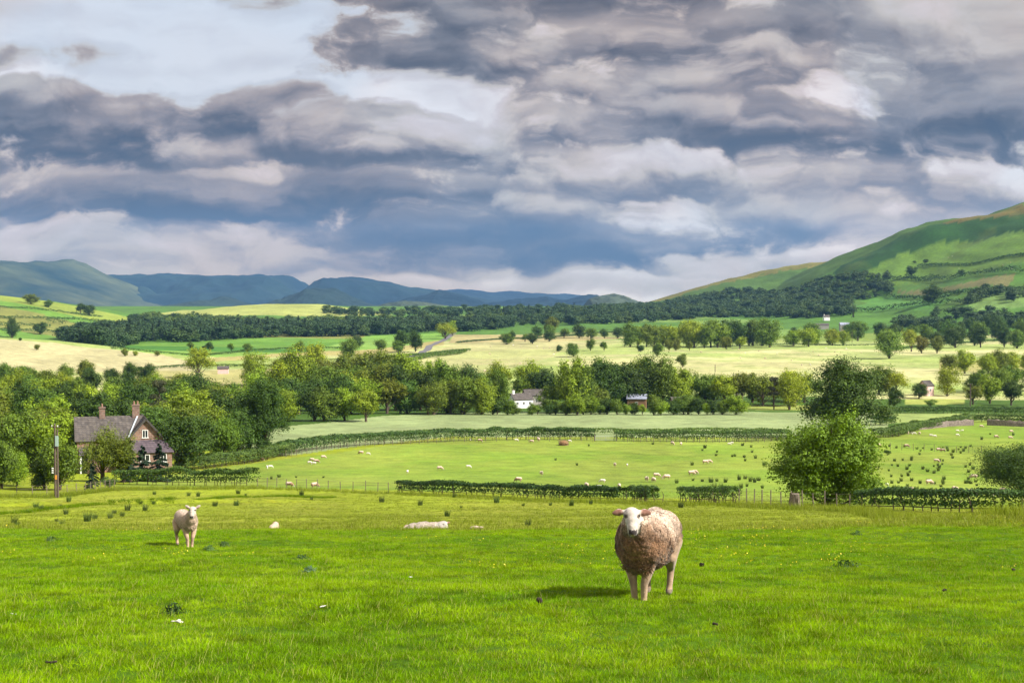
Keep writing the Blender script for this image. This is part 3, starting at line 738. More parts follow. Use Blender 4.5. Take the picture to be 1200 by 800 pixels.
# ------------------------------------------------------------------ single trees you can point to
T = TINT
hero_tree = tree_px('hero', 970, 592, 128, tint=(1.15, 1.25, .75), label='spreading bright green tree with several trunks standing at the right hedge', rz=.6, wscale=1.02)
hero_tree.location.z -= .5
tree_px('round', 992, 514, 96, tint=(.50, .58, .6), label='big round dark green tree right behind the spreading bright tree', wscale=1.3)
tree_px('edgebush', 1196, 577, 62, tint=(.9, .9, .8), wscale=.92, label='large dark bush at the right frame edge beyond the low hedge', cat='bush', rz=1.)
tree_px('bush1', 1040, 533, 8, tint=(1, 1, .8), label='lone small bush in the rushy pasture at right', cat='bush')
S = [  # key, px, base py, height px, width scale, tint, label
 ('round', 310, 527, 86, .85, 'dark green', 'very tall dense dark tree at the right end of the left wood'), ('broad4', 292, 526, 66, .8, 'dark green', 'broad dark tree just left of the very tall dense dark one'),
 ('garden', 120, 564, 66, 1.15, 'olive', 'slender olive birch in front of the brick farmhouse roof'), ('garden', 145, 565, 58, 1.15, 'olive', 'second olive birch in front of the brick farmhouse, right of the first'),
 ('gardenfir', 167, 564, 42, 1.1, 'dark green', 'small dark garden conifer before the lean-to of the farmhouse'), ('gardenfir', 187, 564, 44, 1.1, 'dark green', 'small dark garden conifer at the right corner of the farmhouse'),
 ('gardenfir', 153, 565, 42, 1.0, 'dark green', 'narrow dark garden conifer beside the farmhouse birches'), ('gardenfir', 108, 573, 31, .9, 'dark green', 'thin dark conifer left of the farmhouse birches'),
 ('broad1', 70, 574, 64, 1.0, 'mid green', 'bushy mid green tree between the utility pole and the farmhouse'), ('broad5', 52, 573, 42, 1.1, 'dark green', 'dark bushy tree just left of the utility pole'),
 ('broad2', 20, 569, 46, .9, 'bright', 'bright green bushy tree at the left frame edge'), ('broad0', 24, 545, 61, .85, 'silvery', 'pale silvery leafed tree at the left edge of the wood'),
 ('broad3', 2, 572, 66, .8, 'mid green', 'green tree cut by the left frame edge'), ('open0', 165, 515, 38, 1.2, 'yellow green', 'light yellow green tree just behind the right farmhouse chimney'),
 ('broad4', 209, 550, 70, .95, 'dark green', 'dense dark tree immediately right of the farmhouse'), ('broad6', 235, 545, 64, .9, 'dark green', 'second dense dark tree right of the farmhouse'),
 ('broad0', 262, 540, 60, .85, 'mid green', 'round green tree behind the bushy hedge right of the farmhouse'), ('pine0', 187, 503, 60, .8, 'brownish', 'tall bare-stemmed pine rising behind the farmhouse'),
 ('bush0', 128, 571, 14, 1.1, 'mid green', 'low green shrub by the garden hedge of the farmhouse'), ('bush1', 213, 550, 15, 1., 'bright', 'green shrub beside the lean-to end of the farmhouse'),
 ('open1', 232, 443, 44, 1.15, 'yellow green', 'light airy tree in the hay field above the left wood'), ('open2', 296, 452, 44, 1.0, 'bright', 'airy green tree at the wood edge near the stone field barn'),
 ('open1', 370, 440, 46, 1.0, 'yellow green', 'airy yellow green tree topping the middle wood'), ('broad5', 409, 421, 25, 1.1, 'mid green', 'round olive green tree alone in the meadow left of the lane'),
 ('broad0', 447, 411, 16, 1.1, 'mid green', 'leftmost low tree of the clump by the lane'), ('broad3', 469, 413, 30, 1.0, 'dark green', 'tallest dark tree of the clump by the lane'), ('broad1', 487, 412, 26, 1., 'dark green', 'dark tree at the right of the clump by the lane'),
 ('broad6', 467, 417, 20, 1., 'mid green', 'front tree of the clump by the lane'), ('broad2', 420, 407, 15, 1.1, 'dark green', 'dark tree behind the lone round meadow tree'), ('broad5', 352, 413, 14, 1.1, 'mid green', 'small tree in the green field left of the round meadow tree'),
 ('open0', 522, 397, 22, 1.2, 'yellow green', 'bright light green tree where the lane climbs away'), ('broad3', 530, 393, 20, 1.1, 'bright', 'second bright tree beside the climbing lane'),
 ('column0', 524, 484, 66, 1.0, 'mid green', 'tall tree with two crowns near the right end of the middle wood'), ('broad4', 541, 484, 40, .9, 'mid green', 'broad tree right under the tall two-crowned tree'), ('open2', 503, 460, 30, .9, 'dark green', 'thin dark tree left of the tall two-crowned tree'),
 ('column1', 585, 483, 54, .9, 'mid green', 'tall slim tree left of the white cottage'), ('column0', 668, 484, 72, 1.0, 'bright', 'tallest bright tree in the valley, right of the white cottage'), ('column1', 682, 484, 60, .9, 'mid green', 'tall green tree touching the tallest valley tree'),
 ('broad2', 645, 484, 36, .9, 'mid green', 'green tree just right of the white cottage'), ('pine0', 907, 480, 40, .8, 'brownish', 'brownish pine left of the big round tree'), ('open2', 925, 480, 46, 1.0, 'yellow green', 'pale airy tree left of the big round tree'),
 ('broad3', 702, 483, 36, .9, 'olive', 'olive tree between the two low sheds in the valley'),
 ('broad2', 672, 418, 18, 1.1, 'mid green', 'middle bush-like tree of the small group in the pale meadow'), ('broad5', 655, 412, 8, 1.3, 'dark green', 'low dark bush left in the small meadow group'), ('broad1', 692, 411, 15, 1.0, 'mid green', 'right tree of the small group in the pale meadow'),
 ('broad6', 708, 411, 12, 1.0, 'mid green', 'small round bush right of the meadow group'), ('broad3', 800, 430, 18, 1.2, 'olive', 'lone olive tree in the pale meadow above the valley trees'), ('broad3', 770, 418, 19, 1.0, 'mid green', 'lone green tree left of the lone olive tree in the meadow'),
 ('broad0', 751, 412, 9, 1.3, 'dark green', 'low dark bush far left of the lone olive tree'), ('broad1', 784, 411, 14, 1.0, 'olive', 'first of two bushy trees above the lone olive tree'), ('broad2', 792, 411, 16, .9, 'olive', 'second of two bushy trees above the lone olive tree'),
 ('broad6', 808, 411, 12, 1.0, 'olive', 'small olive bush right of the two bushy meadow trees'), ('broad4', 851, 409, 16, 1.0, 'olive', 'bushy tree below the tree row in the middle distance'), ('open1', 867, 409, 18, 1.1, 'yellow green', 'sparse tree with bare branches below the tree row'),
 ('broad1', 645, 392, 21, 1.2, 'olive', 'lone olive tree standing on the straw strip hedge'), ('broad0', 24, 399, 4, 1.4, 'dark green', 'tiny bush in the hay slope at left'),
 ('column0', 14, 396, 27, 1.1, 'dark green', 'tall dark tree low on the far left hill'), ('broad3', 47, 392, 17, 1.3, 'dark green', 'round dark tree beside the tall one on the far left hill'), ('broad2', 36, 356, 13, 1.5, 'olive', 'pale round tree near the crest of the far left hill'), ('broad5', 57, 360, 9, 1.5, 'mid green', 'small tree near the crest of the far left hill'),
 ('broad6', 94, 368, 14, 1.1, 'dark green', 'left one of a dark pair of trees on the left hill shoulder'), ('broad4', 105, 370, 14, 1.1, 'dark green', 'right one of a dark pair of trees on the left hill shoulder'),
 ('broad4', 1042, 420, 37, 1.0, 'silvery', 'pale bushy tree standing forward in the right valley field'), ('broad3', 1080, 414, 24, 1.0, 'brownish', 'brownish tree right of the pale bushy tree'), ('open1', 1068, 412, 32, .9, 'yellow green', 'tall pale tree behind the brownish tree at right'), ('broad1', 1098, 414, 21, 1.0, 'olive', 'olive tree right of the brownish tree'),
 ('open2', 1110, 464, 38, 1.0, 'yellow green', 'pale airy tree right of the pink cottage'), ('broad4', 1077, 467, 20, 1.1, 'dark green', 'dark tree by the left side of the pink cottage'), ('broad5', 1048, 477, 24, 1.1, 'dark green', 'dark rounded tree at the right foot of the big round tree'),
 ('open0', 1050, 462, 32, 1.2, 'yellow green', 'pale tree rising behind the dark rounded one by the big round tree'), ('broad0', 1030, 462, 40, 1., 'mid green', 'tree half hidden behind the right side of the big round tree'), ('bush0', 1090, 476, 9, 1.4, 'bright', 'pale bush below the pink cottage'),
 ('open1', 1140, 474, 28, 1.3, 'olive', 'airy olive tree by the far utility pole'), ('broad6', 1185, 475, 32, 1.2, 'dark green', 'broad dark tree at the right frame edge above the pale strip'), ('broad3', 1160, 473, 40, .9, 'bright', 'bright green tree above the pale strip at right'),
 ('broad2', 1142, 458, 22, 1.1, 'mid green', 'mid green tree behind the far utility pole'), ('fir0', 1000, 372, 9, 1.2, 'purple', 'dark purple tree by the white house at the foot of the right hill'),
 ('broad5', 1093, 355, 22, 1.4, 'dark green', 'big dark tree clump in the middle of the right hillside'), ('broad1', 1068, 324, 13, 1.4, 'dark green', 'dark tree on the hedge below the bright hill pasture'), ('broad2', 1126, 323, 8, 1.3, 'dark green', 'small dark tree on the bushy line at right of the hill'),
 ('broad6', 1072, 309, 4, 1.5, 'dark green', 'tiny dark bush alone on the bright hill pasture'), ('broad4', 1085, 308, 5, 1.5, 'dark green', 'small dark bush right of the tiny one on the bright hill pasture'),
 ('broad0', 240, 409, 5, 1.5, 'dark green', 'first small round bush on the far green field at left'),
 ('broad3', 224, 409, 10, 1.2, 'mid green', 'first of a row of round trees on the far green field'), ('broad1', 246, 411, 11, 1.3, 'dark green', 'second of a row of round trees on the far green field'), ('broad6', 271, 412, 11, 1.0, 'mid green', 'third of a row of round trees on the far green field'), ('broad2', 290, 412, 11, 1.1, 'mid green', 'fourth of a row of round trees on the far green field'),
 ('broad5', 146, 417, 9, 1.2, 'olive', 'left small bush at the bottom of the hay slope'), ('broad0', 159, 417, 7, 1.2, 'yellow green', 'middle small bush at the bottom of the hay slope'), ('broad4', 184, 417, 6, 1.3, 'olive', 'right small bush at the bottom of the hay slope'), ('broad0', 43, 410, 8, 1.0, 'olive', 'small bush out in the straw coloured hay slope')]
for key, px, pb, hp, ws, tn, lab in S:
    cat = 'bush' if ('bush' in lab.split() or 'shrub' in lab) else 'tree'
    tree_px(key, px, pb, hp, wscale=ws, tint=jt(T[tn], .06), label=lab, cat=cat, group='single trees and bushes')

# ------------------------------------------------------------------ woods made of trees one can tell apart
def wood_row(D, px0, px1, n_, hrange, place, group, tints, keys, jD=.03, rowname=''):
    xs = np.linspace(px0, px1, n_) + rng.uniform(-.5, .5, n_) * (px1 - px0) / n_ * .8
    xs.sort()
    for i, px in enumerate(xs):
        Y = D * (1 + rng.uniform(-jD, jD)); x = (px - 600) / F * Y
        tn = tints[rng.integers(len(tints))]; key = keys[rng.integers(len(keys))]
        h = rng.uniform(*hrange)
        kn = {'fir': 'conifer', 'pine': 'pine', 'open': 'airy tree', 'column': 'tall tree', 'broad': 'tree'}[key.rstrip('0123456789')]
        if key.startswith('fir'): tn = 'dark green'
        place_tree(key, (x, Y, hz(x, Y) - .1), h, wscale=rng.uniform(1.0, 1.3) * (1. if h < 14 else .9), tint=jt(T[tn]),
                   label='%s %s, %s from left, %s' % (tn, kn, ORD[i], place), group=group)
br = ['broad%d' % k for k in range(7)]; mixk = br + br + ['open0', 'open1', 'fir0', 'column0']
dk = ['dark green', 'dark green', 'mid green', 'blue green', 'olive', 'bright']; md = ['mid green', 'dark green', 'bright', 'olive', 'dark green', 'yellow green', 'mid green']
GL = 'trees of the left wood'
wood_row(232, 0, 60, 3, (9, 11), 'front row of the left wood', GL, ['mid green', 'bright'], br)
wood_row(262, 8, 275, 8, (8.5, 11), 'second row of the left wood', GL, dk, mixk)
wood_row(310, 0, 290, 11, (9, 12.5), 'third row of the left wood', GL, dk, mixk)
wood_row(375, 0, 318, 13, (10, 13), 'fourth row of the left wood', GL, md, mixk)
wood_row(450, 0, 330, 15, (9, 13), 'fifth row of the left wood', GL, dk, mixk)
wood_row(545, 0, 225, 13, (9, 13), 'sixth row of the left wood', GL, md, mixk)
wood_row(655, 0, 165, 10, (8, 12), 'rearmost row of the left wood', GL, ['olive', 'mid green', 'dark green'], br)
GM = 'trees of the middle wood'
wood_row(438, 335, 560, 15, (9, 13), 'front row of the middle wood', GM, ['bright', 'bright', 'mid green', 'olive', 'blue green', 'dark green'], br + ['open2'], .012)
wood_row(398, 300, 425, 7, (8, 12), 'foremost trees at left of middle wood', GM, ['mid green', 'dark green', 'bright'], br, .012)
wood_row(480, 325, 545, 12, (10, 19), 'second row of the middle wood', GM, md, mixk)
wood_row(545, 310, 510, 11, (10, 21), 'third row of the middle wood', GM, dk, mixk)
wood_row(640, 330, 470, 7, (10, 20), 'rearmost row of the middle wood', GM, ['olive', 'mid green'], br)
GV = 'trees of the valley belt'
wood_row(440, 566, 604, 5, (4, 8), 'low front trees left of white cottage', GV, ['mid green', 'dark green'], br, .01)
wood_row(440, 622, 860, 24, (3.5, 8), 'low front trees right of white cottage', GV, ['bright', 'mid green', 'dark green', 'mid green'], br, .01)
wood_row(500, 690, 800, 10, (13, 19), 'middle row of the valley belt', GV, ['mid green', 'bright', 'dark green'], br + ['column1'])
wood_row(520, 800, 945, 13, (11, 16), 'pale row beside the big round tree', GV, ['olive', 'olive', 'yellow green', 'mid green'], ['open0', 'open1', 'broad0', 'broad3', 'broad6'])
wood_row(560, 550, 700, 9, (9, 15), 'rear row of the valley belt', GV, md, br)
GR = 'trees of the right valley'
wood_row(760, 1115, 1210, 6, (10, 15), 'tree group above the pink cottage', GR, ['mid green', 'yellow green', 'olive'], br)
wood_row(620, 1150, 1215, 4, (10, 14), 'dark group at the right edge by the far pole', GR, ['dark green', 'mid green'], br)
wood_row(1180, 1100, 1210, 7, (14, 19), 'front of long wood below right hill', GR, ['mid green', 'dark green'], br)
wood_row(1330, 1010, 1210, 11, (15, 22), 'second line of long wood below right hill', GR, ['dark green', 'mid green', 'blue green'], br)
wood_row(1420, 900, 1180, 12, (14, 20), 'third line of long wood below right hill', GR, ['dark green', 'blue green', 'mid green'], br)
GC = 'trees of the row in the middle distance'
wood_row(1180, 740, 792, 7, (16, 24), 'bright left clump of middle distance row', GC, ['yellow green', 'olive', 'mid green'], br)
wood_row(1190, 806, 850, 6, (19, 27), 'centre of middle distance row', GC, ['yellow green', 'mid green', 'bright'], br)
wood_row(1200, 855, 905, 6, (20, 27), 'right part of middle distance row', GC, ['dark green', 'mid green'], br)
wood_row(1210, 930, 985, 5, (14, 19), 'pale group left of the pink barn', GC, ['yellow green', 'bright'], br)
wood_row(1290, 590, 640, 5, (8, 14), 'small line left of the straw strip', GC, ['dark green', 'mid green'], br)
wood_row(1450, 630, 760, 9, (10, 18), 'scattered line behind the straw strip', GC, ['dark green', 'blue green', 'mid green'], br)

# ------------------------------------------------------------------ far-off woods that read as one mass
def scatter(name, P, Rz, Sc, idx, protos, label=None, color=None, cat=None):
    """one object whose points each carry a copy of one of the prototype meshes (a geometry-node scatter)"""
    me = bpy.data.meshes.new(name); me.vertices.add(len(P)); me.vertices.foreach_set('co', np.asarray(P, np.float32).ravel())
    a = me.attributes.new('rot', 'FLOAT_VECTOR', 'POINT'); a.data.foreach_set('vector', np.asarray(Rz, np.float32).ravel())
    a = me.attributes.new('scl', 'FLOAT_VECTOR', 'POINT'); a.data.foreach_set('vector', np.asarray(Sc, np.float32).ravel())
    a = me.attributes.new('idx', 'INT', 'POINT'); a.data.foreach_set('value', np.asarray(idx, np.int32))
    o = link(name, me)
    c = bpy.data.collections.new(name + '_kinds')
    for k, pm in enumerate(protos):
        q = bpy.data.objects.new('%s_kind_%02d' % (name, k), pm); c.objects.link(q)
        if color: q.color = (*color[k % len(color)], 1)
    ng = bpy.data.node_groups.new(name + '_scatter', 'GeometryNodeTree')
    ng.interface.new_socket('Geometry', in_out='INPUT', socket_type='NodeSocketGeometry'); ng.interface.new_socket('Geometry', in_out='OUTPUT', socket_type='NodeSocketGeometry')
    gi = ng.nodes.new('NodeGroupInput'); go = ng.nodes.new('NodeGroupOutput'); ip = ng.nodes.new('GeometryNodeInstanceOnPoints')
    ci = ng.nodes.new('GeometryNodeCollectionInfo'); ci.inputs['Collection'].default_value = c; ci.inputs['Separate Children'].default_value = True; ci.inputs['Reset Children'].default_value = True
    def na(nm, t):
        q = ng.nodes.new('GeometryNodeInputNamedAttribute'); q.data_type = t; q.inputs[0].default_value = nm; return q.outputs[0]
    L = ng.links.new
    L(gi.outputs[0], ip.inputs['Points']); L(ci.outputs[0], ip.inputs['Instance']); ip.inputs['Pick Instance'].default_value = True
    L(na('idx', 'INT'), ip.inputs['Instance Index']); L(na('rot', 'FLOAT_VECTOR'), ip.inputs['Rotation']); L(na('scl', 'FLOAT_VECTOR'), ip.inputs['Scale'])
    L(ip.outputs[0], go.inputs[0])
    md_ = o.modifiers.new('scatter', 'NODES'); md_.node_group = ng
    return tag(o, label, cat, kind='stuff')
FARMS = [leaf_material('far_wood_leaf', tuple(np.array((.052, .09, .020)) * np.array(t)), .15, .45) for t in ((.75, .9, 1.), (1., 1.05, 1.), (.6, .75, 1.), (1.25, 1.2, .9), (1.6, 1.5, .9))]
farp = []
for k in range(5):
    q = make_tree('far_tree', 14, [13, 15, 12, 14, 14][k], 1300, 1.15, 500 + k, 'broad', .0, 10, mat=FARMS[k]); farp.append(q['crown'])
q = make_tree('far_fir', 17, 6, 1400, .9, 510, 'fir', .05); farp.append(q['crown'])
def mass(name, polys, dens, hr, kinds, label, colr=None):
    """polys: pixel outlines of the ground they cover, turned into world outlines"""
    Ps = []
    for pix in polys:
        wpoly = world_poly(pix); lo = wpoly.min(0); hi = wpoly.max(0)
        nn = int((hi[0] - lo[0]) * (hi[1] - lo[1]) * dens); q = rng.uniform(lo, hi, (nn, 2))
        q = q[inside(wpoly, q[:, 0], q[:, 1])]; Ps.append(q)
    q = np.concatenate(Ps); z = height(q[:, 0], q[:, 1], False)
    s = rng.uniform(hr[0], hr[1], len(q)) / 14
    print(name, len(q))
    return scatter(name, np.c_[q, z - .3], np.c_[np.zeros(len(q)), np.zeros(len(q)), rng.uniform(0, 6.28, len(q))], np.c_[s * rng.uniform(1.1, 1.8, len(q)), s * rng.uniform(1.1, 1.7, len(q)), s], rng.choice(kinds, len(q)), farp, label, colr)
dkc = [(.62, .78, .8), (.8, .95, .85), (.55, .7, .8), (.9, .95, .8), (.7, .8, .8), (.6, .75, .9)]
mass('forest', [[(70, 397), (110, 404), (160, 402), (215, 401), (330, 395), (420, 394), (500, 390), (560, 388), (600, 384), (600, 380), (400, 385), (250, 388), (120, 390)]], .0075, (11, 16), [0, 2, 2, 0, 1, 2, 5], 'long dark plantation belt across the valley left of centre', dkc)  # cloud shadow over this belt put into its dark leaf tints
mass('forest', [[(140, 378), (260, 384), (400, 384), (560, 380), (600, 378), (560, 376), (300, 378), (180, 372)]], .0022, (9, 16), [0, 1, 3, 4, 4, 3], 'mixed trees behind the dark plantation belt', [(1.2, 1.3, .8), (1.6, 1.5, .8), (.8, .9, .8), (1., 1.1, .8), (.7, .8, .8), (.6, .75, .9)])
mass('forest', [[(560, 381), (640, 382), (740, 379), (850, 372), (960, 373), (960, 366), (760, 364), (690, 364), (560, 370)]], .0026, (8, 16), [0, 1, 2, 3, 0, 1, 2, 0, 5], 'dark woodland across the valley right of centre', dkc)
mass('forest', [[(700, 372), (760, 374), (880, 367), (990, 362), (1000, 352), (1050, 340), (1040, 326), (1000, 322), (960, 330), (880, 340), (800, 352), (700, 362)]], .0045, (8, 14), [0, 1, 1, 3, 0, 1, 2, 1], 'dark hillside wood climbing below the golden shoulder of the hill', dkc)
mass('forest', [[(900, 372), (990, 372), (1000, 366), (900, 362)], [(1130, 356), (1210, 356), (1210, 341), (1150, 344)], [(1085, 372), (1210, 380), (1210, 376), (1100, 367)], [(1050, 385), (1210, 385), (1210, 376), (1060, 376)]], .0034, (9, 16), [0, 1, 2, 0, 1], 'dark woods on the lower right hillside', dkc)
mass('forest', [[(370, 368), (600, 374), (700, 371), (790, 364), (790, 360.5), (600, 362), (380, 362)]], .001, (8, 15), [0, 1, 2, 3, 0], 'faint treeline along the valley horizon', [(1.0, 1.1, .8), (.7, .8, .8), (.8, .9, .8), (1., 1.1, .8), (.7, .8, .8), (.6, .75, .9)])
# ------------------------------------------------------------------ sheep
def ell(bm, c, r, rot=None, seg=20):
    M = Matrix.Translation(c) @ (rot.to_4x4() if rot else Matrix.Identity(4)) @ Matrix.Diagonal((*r, 1))
    bmesh.ops.create_uvsphere(bm, u_segments=seg, v_segments=seg * 2 // 3, radius=1, matrix=M)
def capsule(bm, pts, rad, seg=12):
    for k in range(len(pts) - 1):
        a, b = Vector(pts[k]), Vector(pts[k + 1]); L = (b - a).length
        q = (b - a).to_track_quat('Z', 'Y').to_matrix().to_4x4()
        bmesh.ops.create_cone(bm, cap_ends=True, segments=seg, radius1=rad[k], radius2=rad[k + 1], depth=L, matrix=Matrix.Translation((a + b) / 2) @ q)
        ell(bm, b, (rad[k + 1],) * 3, seg=seg)
    ell(bm, pts[0], (rad[0],) * 3, seg=seg)
def remeshed(bm, voxel, smooth=3):
    me = bpy.data.meshes.new('tmp'); bm.to_mesh(me); bm.free()
    o = bpy.data.objects.new('tmp', me); COL.objects.link(o)
    m = o.modifiers.new('r', 'REMESH'); m.mode = 'VOXEL'; m.voxel_size = voxel; m.use_smooth_shade = True
    s = o.modifiers.new('s', 'SMOOTH'); s.factor = .5; s.iterations = smooth
    dg = bpy.context.evaluated_depsgraph_get(); ev = o.evaluated_get(dg)
    out = bpy.data.meshes.new_from_object(ev); bpy.data.objects.remove(o); bpy.data.meshes.remove(me)
    return out
def rx(a): return Matrix.Rotation(R(a), 3, 'X')
def ry(a): return Matrix.Rotation(R(a), 3, 'Y')
def rzm(a): return Matrix.Rotation(R(a), 3, 'Z')

def sheep_parts(pose, fat=1., ears='side'):
    """lists describing one sheep facing -Y, hooves at z = 0. wool: ellipsoids, head: centre etc."""
    f = fat; S = {}
    if pose in ('stand', 'graze'):
        wool = [((0, -.20, .64), (.265 * f, .28, .245 * f)), ((0, .08, .64), (.265 * f, .34, .235 * f)), ((0, .34, .64), (.235 * f, .26, .235 * f)), ((0, -.34, .61), (.22 * f, .17, .225 * f)), ((0, .0, .54), (.22 * f, .38, .17 * f))]
        if pose == 'stand':
            wool += [((0, -.42, .72), (.17 * f, .17, .20 * f)), ((0, -.51, .83), (.115 * f, .13, .14 * f))]
            head = (0, -.60, .935); tilt = 62
        else:
            wool += [((0, -.48, .50), (.15 * f, .20, .16 * f)), ((0, -.62, .38), (.11 * f, .14, .12 * f))]
            head = (0, -.72, .24); tilt = 70
        legs = []
        for s in (-1, 1):
            legs.append(([(s * .105, -.30, .50), (s * .085, -.32, .36), (s * .055, -.345, .235), (s * .048, -.33, .085), (s * .048, -.35, .03)], [.085 * f, .058, .038, .031, .038]))
            legs.append(([(s * .13, .36, .55), (s * .14, .30, .40), (s * .12, .43, .25), (s * .115, .40, .085), (s * .115, .38, .03)], [.13 * f, .085, .040, .032, .038]))
    else:
        wool = [((0, -.18, .30), (.27 * f, .30, .235)), ((0, .10, .30), (.30 * f, .36, .24)), ((0, .36, .27), (.26 * f, .27, .22)), ((0, -.40, .36), (.18, .18, .20)), ((0, -.46, .44), (.13, .13, .14))]
        head = (0, -.50, .50); tilt = 60
        legs = [([(s * .18, -.30, .12), (s * .2, -.44, .06), (s * .12, -.36, .05)], [.06, .04, .035]) for s in (-1, 1)] + [([(s * .24, .40, .12), (s * .27, .22, .06), (s * .24, .10, .05)], [.1, .05, .035]) for s in (-1, 1)]
    return wool, head, tilt, legs
def make_sheep(name, pose='stand', fat=1., voxel=.012, seed=1, turn=0., ears='side', dirty=.7, locks=0, locksize=.03, eyes=False, cols=None, nod=0.):
    r = np.random.default_rng(seed)
    wool, head, tilt, legs = sheep_parts(pose, fat)
    bm = bmesh.new()
    for c, rr in wool: ell(bm, c, rr)
    HS = .98; H = Vector(head); M = rzm(turn) @ rx(-nod)
    def hp(x, y, z): return H + M @ Vector((x, y, z))
    def he(c, rr, rot=None): ell(bm, hp(*(Vector(c) * HS)), tuple(q * HS for q in rr), (M @ rot) if rot else M)
    g = {'graze': 35, 'stand': 0, 'lie': 0}[pose]
    G = rx(g)
    # skull, cheeks, long muzzle, lips; the face slopes forward and down
    def hq(c): return tuple(G @ Vector(c))
    he(hq((0, .0, .0)), (.080, .095, .078), G); he(hq((0, .02, .035)), (.070, .075, .050), G)
    he(hq((0, -.05, -.045)), (.068, .075, .078), G @ rx(-35)); he(hq((0, -.095, -.095)), (.056, .060, .072), G @ rx(-35))
    he(hq((0, -.125, -.135)), (.050, .045, .048), G); he(hq((0, -.095, -.160)), (.042, .042, .030), G)
    for s in (-1, 1): he(hq((s * .045, -.02, .018)), (.030, .04, .028), G)
    for s in (-1, 1):
        a = {'side': 8, 'up': -32}[ears]
        d = .070; p = Vector((s * (.066 + d * math.cos(R(a))), .03, .040 - d * math.sin(R(a))))
        he(hq(p), (.064, .013, .034), G @ ry(s * a)); p = Vector((s * (.066 + .06 * math.cos(R(a))), .032, .040 - .06 * math.sin(R(a)))); he(hq(p), (.046, .013, .040), G @ ry(s * a))
        capsule(bm, [tuple(hp(*(Vector(hq((s * .06, .03, .035))) * HS))), tuple(hp(*(Vector(hq((s * .11, .03, .035 - .05 * math.sin(R(a))))) * HS)))], [.026, .022], 8)
    for p, q in legs: capsule(bm, p, q)
    if pose != 'lie':
        ell(bm, (0, .60, .56), (.045, .05, .13), rx(12))
        for _, (x, y) in enumerate(((-.048, -.35), (.048, -.35), (-.115, .38), (.115, .38))):
            ell(bm, (x, y - .012, .022), (.033, .045, .030))
    me = remeshed(bm, voxel, 3 if voxel < .02 else 1)
    me.name = name
    nv = len(me.vertices); co = np.empty(nv * 3, np.float32); me.vertices.foreach_get('co', co); co = co.reshape(-1, 3).astype(float)
    no = np.empty(nv * 3, np.float32); me.vertices.foreach_get('normal', no); no = no.reshape(-1, 3)
    # signed distance-like value of the wool volume
    wd = np.full(nv, 9.)
    for c, rr in wool: wd = np.minimum(wd, np.sqrt((((co - c) / rr) ** 2).sum(1)))
    MI = np.array(M.transposed()); GI = np.array(G.transposed())
    hl = (co - np.array(H)) @ MI.T @ GI.T / HS          # head space
    face = (np.abs(hl[:, 0]) < .26) & (hl[:, 1] < .075) & (hl[:, 2] > -.21) & (hl[:, 2] < .13) & (np.linalg.norm(hl * (.55, 1, 1), axis=1) < .225) & ((np.abs(hl[:, 0]) < .088) | (hl[:, 2] > -.05)) & ((hl[:, 1] < .03) | (hl[:, 2] > -.02)) & ((hl[:, 1] < -.02) | (hl[:, 2] > -.07))
    face &= ~((hl[:, 1] > .05) & (np.abs(hl[:, 0]) < .06))
    woolm = (wd < 1.06) & ~face
    # lumpy fleece: push the wool out and in
    amp = .016 if voxel < .02 else .012
    s1 = fbm(co[:, 0] * 9 + co[:, 2] * 4, co[:, 1] * 9 + co[:, 2] * 7, 3, seed + 3); s2 = fbm(co[:, 0] * 26 + co[:, 2] * 17, co[:, 1] * 26 - co[:, 2] * 19, 2, seed + 9)
    co2 = co + no * (woolm * (amp * (s1 * 1.3 + s2 * .8) * (1 if fat > .9 else .4)))[:, None]
    me.vertices.foreach_set('co', co2.astype(np.float32).ravel())
    C = np.zeros((nv, 3)); cw, cd, cf, cl = cols or ((.64, .50, .39), (.22, .11, .05), (.44, .39, .34), (.34, .235, .155))
    cw, cd, cf, cl = map(np.array, (cw, cd, cf, cl))
    zz = co[:, 2]; top = {'lie': .42}.get(pose, .74)
    dirt = np.clip(1 - sstep(top - .26, top + .14, zz) + .6 * (sstep(.0, -.45, co[:, 1])) * (zz < .86) + .35 * s1, 0, 1) * dirty
    C[:] = cl
    crease = np.clip(1 - 3.2 * np.abs(fbm(co[:, 0] * 5 + 3, co[:, 2] * 6 + co[:, 1] * 3, 2, seed + 31)), 0, 1) * (zz < .80)  # shade of fleece creases put into the colour of the dirty wool
    C[woolm] = (cw * (1 - dirt[:, None]) + cd * dirt[:, None])[woolm] * (1 - .5 * crease[woolm] * dirt[woolm])[:, None]
    C[face] = cf
    hoof = (zz < .05) & (pose != 'lie'); C[hoof] = (.16, .12, .09)
    if pose != 'lie':
        lo = (~woolm) & (~face) & (zz > .05); C[lo] = (cl * (1 - .35 * np.clip(1 - np.abs(zz - .25) / .09, 0, 1) + .35 * s1)[:, None])[lo]
    earm = face & (hl[:, 1] > -.035) & (wd > 1.04) & (np.abs(hl[:, 0]) > .088) & (hl[:, 2] > -.06); C[earm] = (.36, .23, .18)
    if voxel < .02:
        earin = earm & (no @ np.array(M @ Vector((0, -1, 0))) > .2) & (np.abs(hl[:, 0]) > .105); C[earin] = (.24, .12, .09)
    rim = earm & (hl[:, 2] > .064) ; C[rim] = (.46, .38, .33)
    nose = face & (hl[:, 1] < -.118) & (np.abs(hl[:, 0]) < .042) & (hl[:, 2] > -.158) & (hl[:, 2] < -.112); C[nose] = (.045, .035, .035)
    mouth = face & (hl[:, 1] < -.07) & (np.abs(hl[:, 2] + .168) < .007) & (np.abs(hl[:, 0]) < .036); C[mouth] = (.08, .05, .05)
    eyem = face & (np.hypot(np.abs(hl[:, 0]) - .066, (hl[:, 2] - .008) * 1.1) < .022) & (hl[:, 1] < .0); C[eyem] = (.10, .07, .055)
    C *= (1 + .10 * s2)[:, None]
